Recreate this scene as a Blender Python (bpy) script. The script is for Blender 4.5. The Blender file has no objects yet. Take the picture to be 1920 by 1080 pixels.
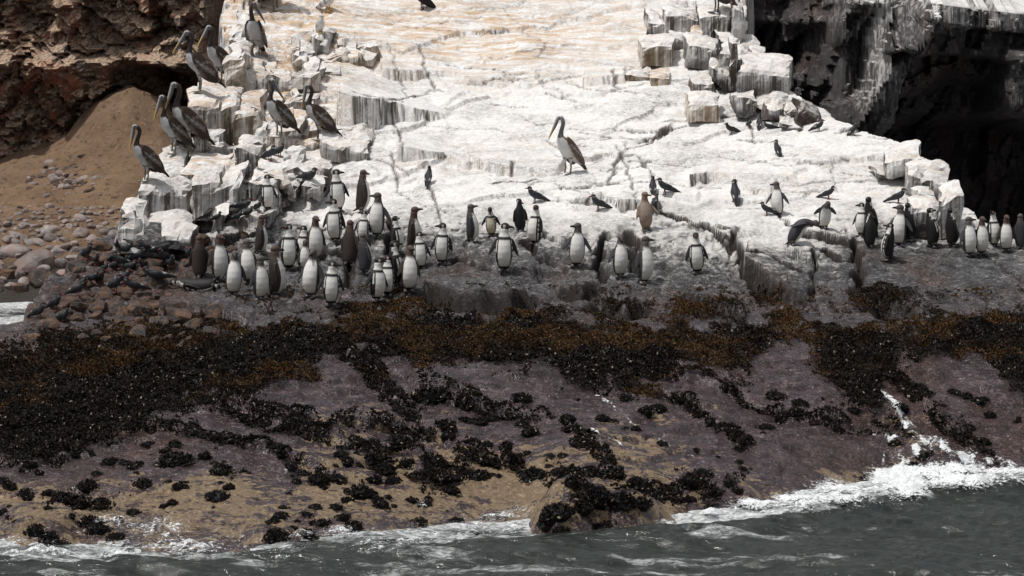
import bpy, math, random, time
import numpy as np
from mathutils import Vector, Matrix, kdtree

random.seed(7)
RNG = np.random.default_rng(7)
scene = bpy.context.scene
COL = scene.collection

# ------------------------------------------------------------------ camera
CAM_Z, F = 6.0, 5400.0                    # metres above the sea; focal length in pixels of the 1920 px wide photograph
PITCH = math.atan(590.0 / F)
cam_d = bpy.data.cameras.new('camera')
cam = bpy.data.objects.new('camera', cam_d)
COL.objects.link(cam)
cam.location = (0, 0, CAM_Z)
cam.rotation_euler = (math.pi / 2 - PITCH, 0, 0)
cam_d.sensor_width = 36.0
cam_d.lens = 36.0 * F / 1920.0
cam_d.clip_start = 0.5
cam_d.clip_end = 3000
scene.camera = cam

# ------------------------------------------------------------------ light
SUN_DIR = Vector((-0.36, -0.10, 0.93)).normalized()
world = bpy.data.worlds.new('World')
scene.world = world
world.use_nodes = True
wn = world.node_tree
wn.nodes.clear()
w_out = wn.nodes.new('ShaderNodeOutputWorld')
w_bg = wn.nodes.new('ShaderNodeBackground')
w_sky = wn.nodes.new('ShaderNodeTexSky')
w_sky.sky_type = 'NISHITA'
w_sky.sun_disc = False
w_sky.sun_elevation = math.asin(SUN_DIR.z)
w_sky.sun_rotation = math.atan2(SUN_DIR.x, SUN_DIR.y)
w_sky.air_density = 1.0
w_sky.dust_density = 3.0
w_hs = wn.nodes.new('ShaderNodeHueSaturation')
w_hs.inputs['Saturation'].default_value = 0.22          # thin high cloud: a milky sky
wn.links.new(w_sky.outputs[0], w_hs.inputs['Color'])
wn.links.new(w_hs.outputs[0], w_bg.inputs['Color'])
w_bg.inputs['Strength'].default_value = 0.12
wn.links.new(w_bg.outputs[0], w_out.inputs['Surface'])
sun_d = bpy.data.lights.new('sun', 'SUN')
sun_d.energy = 2.95
sun_d.angle = math.radians(2.0)
sun_d.color = (1.0, 0.975, 0.94)
sun = bpy.data.objects.new('sun', sun_d)
COL.objects.link(sun)
sun.location = (0, 40, 30)
sun.rotation_euler = SUN_DIR.to_track_quat('Z', 'Y').to_euler()
scene.view_settings.view_transform = 'Standard'
scene.view_settings.look = 'None'
scene.view_settings.gamma = 1.0
scene.view_settings.exposure = 0.0
scene.view_settings.use_curve_mapping = False

# ------------------------------------------------------------------ helpers
CP, SP = math.cos(PITCH), math.sin(PITCH)

def ray(px, py):
    a, b = (px - 960.0) / F, (540.0 - py) / F
    return np.array([a, CP + b * SP, -SP + b * CP])

def at(px, py, Y):
    d = ray(px, py)
    return np.array([0, 0, CAM_Z]) + d * (Y / d[1])

def atz(px, py, Z):
    d = ray(px, py)
    return np.array([0, 0, CAM_Z]) + d * ((Z - CAM_Z) / d[2])

def project(x, y, z):
    dz = z - CAM_Z
    dep = y * CP - dz * SP
    return 960 + F * x / dep, 540 - F * (y * SP + dz * CP) / dep

def smooth(e0, e1, x):
    t = np.clip((x - e0) / (e1 - e0), 0, 1)
    return t * t * (3 - 2 * t)

def _hash(ix, iy, iz, seed):
    h = (ix.astype(np.int64) * 374761393 + iy.astype(np.int64) * 668265263 + iz.astype(np.int64) * 2147483647 + seed * 974711) & 0xFFFFFFFF
    h = ((h ^ (h >> 13)) * 1274126177) & 0xFFFFFFFF
    h = ((h ^ (h >> 16)) * 2246822519) & 0xFFFFFFFF
    return ((h ^ (h >> 15)) & 0xFFFFFF) / float(0xFFFFFF)

def vnoise(x, y, z=None, seed=0):
    """value noise in -1..1"""
    x = np.asarray(x, float); y = np.asarray(y, float)
    z = np.zeros_like(x) if z is None else np.asarray(z, float)
    ix, iy, iz = np.floor(x), np.floor(y), np.floor(z)
    fx, fy, fz = x - ix, y - iy, z - iz
    fx = fx * fx * fx * (fx * (fx * 6 - 15) + 10); fy = fy * fy * fy * (fy * (fy * 6 - 15) + 10)
    flat = not np.any(fz)
    fz = fz * fz * (3 - 2 * fz)
    def lay(k):
        a = _hash(ix, iy, iz + k, seed); b = _hash(ix + 1, iy, iz + k, seed)
        c = _hash(ix, iy + 1, iz + k, seed); d = _hash(ix + 1, iy + 1, iz + k, seed)
        return (a * (1 - fx) + b * fx) * (1 - fy) + (c * (1 - fx) + d * fx) * fy
    r = lay(0)
    if not flat:
        r = r * (1 - fz) + lay(1) * fz
    return r * 2 - 1

def fbm(x, y, z=None, octv=4, seed=0, gain=0.5):
    s, a, f, n = 0, 1.0, 1.0, 0
    for o in range(octv):
        s = s + a * vnoise(x * f + 13.7 * o, y * f - 7.1 * o, None if z is None else z * f + 3.3 * o, seed + o)
        n += a; a *= gain; f *= 2.03
    return s / n

def voronoi(x, y, seed=0, jit=0.9):
    """cell id hashes (two) , F1, F2, offset vector to the cell's point"""
    ix, iy = np.floor(x), np.floor(y)
    f1 = np.full(x.shape, 9.0); f2 = np.full(x.shape, 9.0)
    cx = np.zeros(x.shape); cy = np.zeros(x.shape); ox = np.zeros(x.shape); oy = np.zeros(x.shape)
    zz = np.zeros(x.shape)
    for dx in (-1, 0, 1):
        for dy in (-1, 0, 1):
            gx, gy = ix + dx, iy + dy
            qx = gx + 0.5 + jit * (_hash(gx, gy, zz, seed) - 0.5)
            qy = gy + 0.5 + jit * (_hash(gx, gy, zz, seed + 1) - 0.5)
            d = np.hypot(x - qx, y - qy)
            near = d < f1
            f2 = np.where(near, f1, np.minimum(f2, d))
            f1 = np.where(near, d, f1)
            cx = np.where(near, gx, cx); cy = np.where(near, gy, cy)
            ox = np.where(near, x - qx, ox); oy = np.where(near, y - qy, oy)
    return cx, cy, f1, f2, ox, oy

def make_mesh(name, verts, faces, smooth_shade=True):
    """faces: (n,3) or (n,4) array, or a list of such arrays"""
    if not isinstance(faces, list):
        faces = [faces]
    me = bpy.data.meshes.new(name)
    verts = np.asarray(verts, np.float32)
    me.vertices.add(len(verts))
    me.vertices.foreach_set('co', verts.ravel())
    loops = np.concatenate([np.asarray(f, np.int32).ravel() for f in faces])
    sizes = np.concatenate([np.full(len(f), np.asarray(f).shape[1], np.int32) for f in faces])
    starts = np.concatenate([[0], np.cumsum(sizes)[:-1]]).astype(np.int32)
    me.loops.add(len(loops))
    me.loops.foreach_set('vertex_index', loops)
    me.polygons.add(len(sizes))
    me.polygons.foreach_set('loop_start', starts)
    me.polygons.foreach_set('loop_total', sizes)
    me.update(calc_edges=True)
    me.validate()
    me.polygons.foreach_set('use_smooth', np.full(len(me.polygons), smooth_shade))
    return me

def float_attr(me, name, arr):
    a = me.attributes.new(name, 'FLOAT', 'POINT')
    a.data.foreach_set('value', np.asarray(arr, np.float32).ravel())

def color_attr(me, name, arr):
    a = me.color_attributes.new(name, 'FLOAT_COLOR', 'POINT')
    c = np.ones((len(me.vertices), 4), np.float32)
    c[:, :3] = arr
    a.data.foreach_set('color', c.ravel())

def link(name, me, mat=None, parent=None):
    o = bpy.data.objects.new(name, me)
    COL.objects.link(o)
    if mat is not None and not me.materials:
        me.materials.append(mat)
    if parent is not None:
        o.parent = parent
    return o

def tag(o, label=None, cat=None, group=None, kind=None):
    if label: o['label'] = label
    if cat: o['category'] = cat
    if group: o['group'] = group
    if kind: o['kind'] = kind
    return o

# ------------------------------------------------------------------ node helpers
class NT:
    def __init__(self, name):
        self.m = bpy.data.materials.new(name)
        self.m.use_nodes = True
        self.t = self.m.node_tree
        self.t.nodes.clear()
        self.out = self.t.nodes.new('ShaderNodeOutputMaterial')
        self.b = self.t.nodes.new('ShaderNodeBsdfPrincipled')
        self.t.links.new(self.b.outputs[0], self.out.inputs['Surface'])
        self.tc = None
    def put(self, sock, v):
        if isinstance(v, bpy.types.NodeSocket):
            self.t.links.new(v, sock)
        elif isinstance(v, (tuple, list)):
            sock.default_value = (*v, 1.0) if len(v) == 3 and sock.type == 'RGBA' else v
        else:
            sock.default_value = v
    def set(self, **kw):
        for k, v in kw.items():
            self.put(self.b.inputs[k.replace('_', ' ')], v)
    def pos(self, scale=(1, 1, 1), rot=(0, 0, 0)):
        if self.tc is None:
            self.tc = self.t.nodes.new('ShaderNodeTexCoord')
        mp = self.t.nodes.new('ShaderNodeMapping')
        mp.inputs['Scale'].default_value = scale
        mp.inputs['Rotation'].default_value = rot
        self.t.links.new(self.tc.outputs['Object'], mp.inputs['Vector'])
        return mp.outputs[0]
    def noise(self, vec, scale=1, detail=4, rough=0.55, dist=0.0):
        n = self.t.nodes.new('ShaderNodeTexNoise')
        n.inputs['Scale'].default_value = scale
        n.inputs['Detail'].default_value = detail
        n.inputs['Roughness'].default_value = rough
        n.inputs['Distortion'].default_value = dist
        self.t.links.new(vec, n.inputs['Vector'])
        return n.outputs['Fac']
    def voro(self, vec, scale=1, feature='F1', out='Distance'):
        n = self.t.nodes.new('ShaderNodeTexVoronoi')
        n.feature = feature
        n.inputs['Scale'].default_value = scale
        self.t.links.new(vec, n.inputs['Vector'])
        return n.outputs[out]
    def ramp(self, fac, stops, interp='LINEAR'):
        n = self.t.nodes.new('ShaderNodeValToRGB')
        n.color_ramp.interpolation = interp
        e = n.color_ramp.elements
        while len(e) < len(stops):
            e.new(0.5)
        for i, (p, c) in enumerate(stops):
            e[i].position = p
            e[i].color = (c, c, c, 1) if not isinstance(c, (tuple, list)) else (*c, 1)
        self.t.links.new(fac, n.inputs['Fac'])
        return n.outputs['Color']
    def math(self, op, a, b=0.0, c=None, clamp=False):
        n = self.t.nodes.new('ShaderNodeMath')
        n.operation = op
        n.use_clamp = clamp
        self.put(n.inputs[0], a); self.put(n.inputs[1], b)
        if c is not None: self.put(n.inputs[2], c)
        return n.outputs[0]
    def step(self, v, e0, e1):
        n = self.t.nodes.new('ShaderNodeMapRange')
        n.interpolation_type = 'SMOOTHSTEP'
        self.put(n.inputs['Value'], v)
        n.inputs['From Min'].default_value = e0; n.inputs['From Max'].default_value = e1
        return n.outputs['Result']
    def mix(self, fac, a, b, blend='MIX'):
        n = self.t.nodes.new('ShaderNodeMix')
        n.data_type = 'RGBA'; n.blend_type = blend
        self.put(n.inputs[0], fac); self.put(n.inputs[6], a); self.put(n.inputs[7], b)
        return n.outputs[2]
    def attr(self, name, out='Fac'):
        n = self.t.nodes.new('ShaderNodeAttribute')
        n.attribute_name = name
        return n.outputs[out]
    def normal_z(self):
        g = self.t.nodes.new('ShaderNodeNewGeometry')
        s = self.t.nodes.new('ShaderNodeSeparateXYZ')
        self.t.links.new(g.outputs['Normal'], s.inputs[0])
        return s.outputs['Z']
    def bump(self, height, strength=0.5, dist=0.05, prev=None):
        n = self.t.nodes.new('ShaderNodeBump')
        n.inputs['Strength'].default_value = strength
        n.inputs['Distance'].default_value = dist
        self.put(n.inputs['Height'], height)
        if prev is not None: self.put(n.inputs['Normal'], prev)
        return n.outputs[0]

# ------------------------------------------------------------------ materials
def rock_material():
    n = NT('sea_rock')
    p = n.pos()
    gu, tan, wet, grey, rust = (n.attr(k) for k in ('guano', 'tan', 'wet', 'grey', 'rust'))
    nz = n.normal_z()
    big = n.noise(p, 0.9, 5, 0.6)
    med = n.noise(p, 4.0, 6, 0.65)
    fine = n.noise(p, 19.0, 5, 0.7)
    # bare rock: dark grey brown to liver purple, with rusty spots
    purple = n.mix(n.step(med, .3, .7), (0.042, 0.025, 0.029), (0.155, 0.103, 0.114))
    bare = n.mix(n.step(med, .3, .7), (0.055, 0.055, 0.058), (0.18, 0.178, 0.18))
    rock = n.mix(grey, purple, bare)
    redd = n.mix(n.step(fine, .3, .7), (0.05, 0.022, 0.014), (0.17, 0.085, 0.055))
    rock = n.mix(n.math('MULTIPLY', rust, n.step(big, .38, .6), clamp=True), rock, redd)
    # scraped white scratches and flecks on the bare rock
    sc = n.noise(n.pos((1.2, 6, 6), (0, 0, .5)), 5, 5, .75, 1.2)
    fleck = n.math('MULTIPLY', n.step(sc, .57, .68), n.math('MAXIMUM', grey, .12))
    rock = n.mix(n.math('MULTIPLY', fleck, .75), rock, (0.42, 0.41, 0.40))
    hair0 = n.noise(n.pos((1.0, 2.2, 1), (0, 0, -.35)), 4.5, 6, .72, 1.2)
    line0 = n.math('SUBTRACT', 1.0, n.math('MULTIPLY', n.math('ABSOLUTE', n.math('SUBTRACT', hair0, .5)), 30.0), clamp=True)
    hair1 = n.noise(n.pos((1.4, 1.6, 1.4), (0, 0, .5)), 9, 5, .7, 1.0)
    line1 = n.math('SUBTRACT', 1.0, n.math('MULTIPLY', n.math('ABSOLUTE', n.math('SUBTRACT', hair1, .47)), 22.0), clamp=True)
    rock = n.mix(n.math('MULTIPLY', n.math('MAXIMUM', line0, n.math('MULTIPLY', line1, .7)), .8), rock, (0.012, 0.010, 0.010))
    rock = n.mix(n.math('MULTIPLY', n.step(n.noise(p, 30, 3, .7), .55, .72), .55), rock, (0.17, 0.15, 0.15))
    # guano coat on tops: white, cream and tan stained, thin where mottled
    mott = n.noise(n.pos((1, 1.6, 1), (0, 0, .3)), 7, 7, .72)
    thin = n.math('ADD', n.math('MULTIPLY', mott, .95), -.475)
    cov = n.math('ADD', gu, n.math('MULTIPLY', thin, n.math('ADD', 0.55, n.math('MULTIPLY', n.math('SUBTRACT', 1.0, gu), 1.6))))
    cov = n.step(cov, .28, .66)
    white = n.mix(n.step(fine, .3, .75), (0.62, 0.61, 0.595), (0.82, 0.815, 0.80))
    stain_zone = n.attr('stain')
    st = n.noise(n.pos((.5, 2.4, 1), (0, 0, .18)), 3.2, 7, .72, .5)
    stain = n.math('MULTIPLY', n.step(st, .40, .60), stain_zone)
    white = n.mix(n.math('MULTIPLY', stain, .9), white, (0.52, 0.345, 0.20))
    speck = n.noise(n.pos((.8, 2.2, 1), (0, 0, .25)), 11, 4, .8)
    white = n.mix(n.math('MULTIPLY', n.step(speck, .56, .70), .6), white, (0.33, 0.30, 0.265))
    hair = n.noise(n.pos((.7, 2.6, 1), (0, 0, .22)), 6, 6, .75, 1.4)
    line = n.math('SUBTRACT', 1.0, n.math('MULTIPLY', n.math('ABSOLUTE', n.math('SUBTRACT', hair, .5)), 24.0), clamp=True)
    lz = n.step(n.noise(n.pos((1, 1.3, 1)), 1.1, 4, .6), .46, .60)
    white = n.mix(n.math('MULTIPLY', n.math('MULTIPLY', line, lz), .8), white, (0.10, 0.085, 0.07))
    grime = n.mix(n.step(mott, .35, .6), (0.11, 0.105, 0.10), (0.38, 0.37, 0.355))
    white = n.mix(n.step(gu, .35, .95), grime, white)
    # streaks running down steep faces
    stv = n.pos((34, 5, .5))
    s1 = n.noise(stv, 1, 4, .7)
    s2 = n.noise(n.pos((8, 2, .3)), 1, 3, .6)
    s3 = n.noise(p, 2.6, 5, .7)
    drip = n.step(n.math('ADD', n.math('MULTIPLY', s1, .38), n.math('ADD', n.math('MULTIPLY', s2, .27), n.math('MULTIPLY', s3, .35))), .46, .555)
    face_dark = n.mix(n.attr('facetan'), n.mix(n.step(s2, .35, .65), (0.05, 0.047, 0.045), (0.21, 0.20, 0.19)), n.mix(n.step(s2, .35, .6), (0.22, 0.15, 0.09), (0.36, 0.30, 0.235)))
    face = n.mix(drip, face_dark, n.mix(n.attr('facetan'), (0.50, 0.49, 0.48), (0.56, 0.50, 0.43)))
    steep = n.step(nz, .72, .45)
    coat = n.mix(steep, white, face)
    cov = n.math('MULTIPLY', cov, n.math('SUBTRACT', 1.0, n.math('MULTIPLY', n.step(nz, .75, .5), n.math('MULTIPLY', n.step(gu, .85, .45), n.math('SUBTRACT', 1.0, n.attr('cliff'))))))
    col = n.mix(cov, rock, coat)
    # crevices hold no guano; near-black also paints in the shade of their hollows
    col = n.mix(n.attr('darkened'), col, (0.028, 0.02, 0.017))
    # cream crust of coralline algae and barnacles just above the sea
    tn = n.noise(n.pos((.8, 1.5, 1)), 4.2, 7, .66, .4)
    tn2 = n.noise(n.pos((1, 1.4, 1)), 24, 3, .6)
    tm = n.math('ADD', n.math('MULTIPLY', tn, .75), n.math('MULTIPLY', tn2, .25))
    tmask = n.step(n.math('ADD', n.math('MULTIPLY', n.math('SUBTRACT', tm, .5), 2.6), n.math('SUBTRACT', tan, .5)), .0, .03)
    cream = n.mix(n.step(fine, .35, .7), (0.22, 0.152, 0.088), (0.37, 0.27, 0.17))
    col = n.mix(tmask, col, cream)
    n.set(Base_Color=col)
    dry_rough = n.mix(cov, (0.75,) * 3, (0.9,) * 3)
    wr = n.mix(n.step(med, .35, .65), (0.12,) * 3, (0.30,) * 3)
    n.set(Roughness=n.mix(n.math('MULTIPLY', wet, n.math('SUBTRACT', 1.0, n.math('MULTIPLY', tmask, .6))), dry_rough, wr))
    n.b.inputs['Specular IOR Level'].default_value = 0.4
    n.set(Coat_Weight=n.math('MULTIPLY', wet, n.math('SUBTRACT', .28, n.math('MULTIPLY', tmask, .2))), Coat_Roughness=.16)
    rp = n.noise(n.pos((1.6, 7, 3), (0, 0, .12)), 4, 4, .6, .8)
    n.set(Coat_Normal=n.bump(n.math('ADD', rp, n.math('MULTIPLY', med, .5)), .5, .05))
    h = n.math('ADD', n.math('MULTIPLY', med, .6), n.math('MULTIPLY', fine, .35))
    rip = n.noise(n.pos((2.0, 9, 4), (0, 0, .1)), 4, 4, .6, .8)
    h = n.math('ADD', h, n.math('MULTIPLY', n.math('MULTIPLY', rip, wet), 1.0))
    h = n.math('ADD', h, n.math('MULTIPLY', tmask, .12))
    h = n.math('SUBTRACT', h, n.math('MULTIPLY', n.math('MAXIMUM', line0, line1), n.math('MULTIPLY', n.math('SUBTRACT', 1.0, cov), .35)))
    h = n.math('ADD', h, n.math('MULTIPLY', n.noise(p, 60, 3, .6), .10))
    n.set(Normal=n.bump(h, .75, .07))
    return n.m

def plain_rock(name, dark, light, tint=None, scale=3.0, rough=.85, bump=.6, spots=None):
    n = NT(name)
    p = n.pos()
    a = n.noise(p, scale, 6, .65)
    b = n.noise(p, scale * 6, 5, .7)
    oi = n.t.nodes.new('ShaderNodeObjectInfo')
    c = n.mix(n.step(a, .3, .7), dark, light)
    if tint:
        c = n.mix(n.step(n.noise(p, scale * .4, 4), .42, .6), c, tint)
    if spots:
        c = n.mix(n.step(b, .62, .74), c, spots)
    v = n.math('ADD', .65, n.math('MULTIPLY', oi.outputs['Random'], .7))
    hsv = n.t.nodes.new('ShaderNodeHueSaturation')
    n.put(hsv.inputs['Color'], c); n.put(hsv.inputs['Value'], v)
    n.set(Base_Color=hsv.outputs[0], Roughness=rough)
    n.set(Normal=n.bump(n.math('ADD', a, n.math('MULTIPLY', b, .4)), bump, .05))
    return n.m

def attr_material(name, attr, rough=.6, noise_amt=.35, scale=60, spec=.3, bump=0.0):
    n = NT(name)
    c = n.attr(attr, 'Color')
    k = n.noise(n.pos(), scale, 3, .6)
    f = n.math('ADD', 1 - noise_amt / 2, n.math('MULTIPLY', n.math('SUBTRACT', k, .5), noise_amt * 2))
    m = n.t.nodes.new('ShaderNodeVectorMath'); m.operation = 'SCALE'
    n.put(m.inputs[0], c); n.put(m.inputs['Scale'], f)
    n.set(Base_Color=m.outputs[0], Roughness=rough)
    n.b.inputs['Specular IOR Level'].default_value = spec
    if bump:
        n.set(Normal=n.bump(k, bump, .01))
    return n.m

M_ROCK = rock_material()
# ------------------------------------------------------------------ the rock outcrop: one height field
gx = np.arange(-9.6, 9.6, 0.027)
gy = np.concatenate([np.arange(26.5, 30.3, .1), np.arange(30.3, 46.5, .027), np.arange(46.5, 52.0, .033), np.arange(52.0, 57.0, .1)])
NX, NY = len(gx), len(gy)
X, Y = np.meshgrid(gx, gy)                    # rows run away from the sea

def curve(pts, z=None):
    """photo points (px, py, distance) or (px, py) on the plane z -> y(x), z(x) along the rock"""
    w = np.array([at(*p) if z is None else atz(p[0], p[1], z) for p in pts])
    return np.interp(gx, w[:, 0], w[:, 1]), np.interp(gx, w[:, 0], w[:, 2])

KN = []
KN.append((np.full(NX, 26.0), np.full(NX, -1.3)))
shore = curve([(-500, 1000), (0, 1012), (200, 1020), (400, 1035), (640, 1010), (900, 968), (985, 968), (1040, 1010), (1150, 1005), (1260, 970), (1400, 945), (1500, 935), (1640, 898), (1800, 885), (1920, 885), (2400, 860)], 0.0)
KN.append(shore)
KN.append(curve([(-500, 820, 33.6), (0, 815, 33.6), (300, 810, 33.7), (640, 800, 34), (960, 800, 34.3), (1440, 770, 35), (1920, 740, 35.9), (2400, 720, 36)]))
KN.append(curve([(-500, 660, 37), (0, 655, 37), (400, 612, 37.8), (960, 600, 38.2), (1440, 612, 38.2), (1920, 600, 38.5), (2400, 600, 38.5)]))
KN.append(curve([(-500, 560, 39.8), (300, 535, 40), (640, 520, 40.1), (960, 505, 40.3), (1440, 500, 40.3), (1920, 490, 40.5), (2400, 490, 40.5)]))
KN.append(curve([(-500, 450, 42.3), (300, 445, 42.3), (640, 430, 42.0), (960, 420, 42.0), (1440, 400, 42.3), (1920, 415, 42.3), (2400, 420, 42.3)]))
KN.append(curve([(-500, 350, 44), (300, 345, 44), (640, 330, 44), (960, 330, 44), (1440, 310, 44.2), (1920, 320, 44.2), (2400, 330, 44.2)]))
KN.append(curve([(-500, 250, 46), (300, 245, 46), (640, 240, 46), (960, 240, 46), (1440, 220, 46.2), (1920, 240, 46.4), (2400, 250, 46.4)]))
KN.append(curve([(-500, 140, 48), (300, 120, 48), (640, 130, 48.2), (960, 140, 48.2), (1440, 130, 48.4), (2400, 150, 48.4)]))
KN.append(curve([(-500, 0, 51), (300, -20, 51.2), (640, -10, 51.5), (960, 0, 51.5), (1440, 0, 51.5), (2400, 20, 51.5)]))
KN.append(curve([(-500, -80, 53.5), (960, -90, 54), (2400, -80, 54)]))
KN.append((np.full(NX, 60.0), np.full(NX, 7.0)))
Z = np.zeros((NY, NX))
ky = np.array([k[0] for k in KN]); kz = np.array([k[1] for k in KN])
for i in range(NX):
    Z[:, i] = np.interp(gy, ky[:, i], kz[:, i])
# soften the kinks along y
ker = np.hanning(25); ker /= ker.sum()
pad = np.pad(Z, ((12, 12), (0, 0)), mode='edge')
Z = np.apply_along_axis(lambda c: np.convolve(c, ker, 'valid'), 0, pad)

PX, PY = project(X, Y, Z)                     # where the undetailed rock shows in the photograph: used to place its zones
def row(pts, px=None):
    p = np.array(pts, float)
    return np.interp(PX if px is None else px, p[:, 0], p[:, 1])

def grid_z(x, y):
    """bilinear height of the outcrop"""
    x = np.asarray(x, float); y = np.asarray(y, float)
    i = np.clip((x - gx[0]) / (gx[1] - gx[0]), 0, NX - 1.001); i0 = i.astype(int); fx = i - i0
    j0 = np.clip(np.searchsorted(gy, y, side='right') - 1, 0, NY - 2)
    fy = np.clip((y - gy[j0]) / (gy[j0 + 1] - gy[j0]), 0, 1)
    return (Z[j0, i0] * (1 - fx) + Z[j0, i0 + 1] * fx) * (1 - fy) + (Z[j0 + 1, i0] * (1 - fx) + Z[j0 + 1, i0 + 1] * fx) * fy

def grid_hit(px, py):
    """where a sight line of the photograph meets the height field"""
    d = ray(px, py)
    ys = np.arange(28.5, 56, .03)
    t = ys / d[1]
    xs, zs = d[0] * t, CAM_Z + d[2] * t
    below = np.nonzero(zs < grid_z(xs, ys))[0]
    k = below[0] if len(below) else len(ys) - 1
    return np.array([xs[k], ys[k], zs[k]])

def inside(poly, x, y):
    poly = np.asarray(poly)
    r = np.zeros(x.shape, bool)
    n = len(poly)
    for a in range(n):
        x1, y1 = poly[a][:2]; x2, y2 = poly[(a + 1) % n][:2]
        c = (y1 > y) != (y2 > y)
        r ^= c & (x < (x2 - x1) * (y - y1) / (y2 - y1 + 1e-12) + x1)
    return r

def poly_dist(pts, x, y):
    d = np.full(x.shape, 99.0)
    for a, b in zip(pts[:-1], pts[1:]):
        vx, vy = b[0] - a[0], b[1] - a[1]
        t = np.clip(((x - a[0]) * vx + (y - a[1]) * vy) / (vx * vx + vy * vy + 1e-9), 0, 1)
        d = np.minimum(d, np.hypot(x - a[0] - t * vx, y - a[1] - t * vy))
    return d

# broad undulation
Z += .10 * fbm(X / 1.9, Y / 1.4, octv=3, seed=3) * smooth(31.5, 33.5, Y)

# strata: blocks of different height and tilt; strongest in the broken grey zone below the white cap
frac = smooth(370, 440, PY) * (1 - smooth(560, 620, PY)) * row([(0, 1), (1250, 1), (1500, .75), (1750, .35), (1920, .25)])
white_zone = 1 - smooth(360, 420, PY)
leftz = (1 - smooth(560, 690, PX)) * (1 - smooth(430, 480, PY))
lower = smooth(590, 640, PY)
wx = X + .34 * fbm(X * 1.1, Y * 1.1, octv=5, seed=11, gain=.6)
wy = Y + .34 * fbm(X * 1.1, Y * 1.1, octv=5, seed=21, gain=.6)
rot = .32
u = (wx * math.cos(rot) + wy * math.sin(rot)); v = (-wx * math.sin(rot) + wy * math.cos(rot))
zero = np.zeros_like(X)
c1x, c1y, a1, b1, o1x, o1y = voronoi(u / 1.05, v / .8, 5)
h1 = _hash(c1x, c1y, zero, 31) - .5; t1x = _hash(c1x, c1y, zero, 32) - .5; t1y = _hash(c1x, c1y, zero, 33) - .5
c2x, c2y, a2, b2, o2x, o2y = voronoi(u / .38, v / .30, 9)
h2 = _hash(c2x, c2y, zero, 41) - .5; t2x = _hash(c2x, c2y, zero, 42) - .5; t2y = _hash(c2x, c2y, zero, 43) - .5
amp1 = .10 * frac + .05 * white_zone + .10 * leftz + .07 * lower
amp2 = .08 * frac + .018 * white_zone + .12 * leftz + .02 * lower
Z += amp1 * (h1 + .5 * t1x * o1x + .5 * t1y * o1y) + amp2 * (h2 + .6 * t2x * o2x + .6 * t2y * o2y)
c3x, c3y, a3, b3, o3x, o3y = voronoi((wx * .94 + wy * .34) / 2.3 + .3, (-wx * .34 + wy * .94) / 1.15, 13, .8)
h3 = _hash(c3x, c3y, zero, 45) - .5; t3y = _hash(c3x, c3y, zero, 46); t3x = _hash(c3x, c3y, zero, 47) - .5
Z += (.06 * white_zone + .05 * frac) * (h3 + .5 * t3x * o3x) - .06 * white_zone * t3y * o3y
e3 = 1 - smooth(.0, .022, b3 - a3)
e1 = 1 - smooth(.0, .045, b1 - a1); e2 = 1 - smooth(.0, .09, b2 - a2)
gate1 = smooth(.0, .35, fbm(X / 1.3, Y / 1.3, octv=2, seed=51)); gate2 = smooth(.0, .3, fbm(X / 1.1, Y / 1.1, octv=2, seed=61))
CR = np.clip(e1 * gate1 * (.8 * frac + .25 * white_zone * (.5 + .5 * smooth(200, 340, PY)) + .15 * lower), 0, 1)
CR = np.maximum(CR, e3 * .55 * white_zone * smooth(-.1, .25, fbm(X * 1.6, Y * 1.6, octv=2, seed=52)))
CR = np.maximum(CR, e2 * gate2 * (.55 * frac + .2 * leftz + .10 * white_zone))
Z -= .08 * e1 * gate1 * (frac + .25 * white_zone + .15 * lower) + .06 * e2 * gate2 * (frac + .2 * white_zone + .5 * leftz)

FACETAN = smooth(.1, .5, fbm(X / .9, Y / .9, octv=2, seed=71)) * .6

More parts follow.
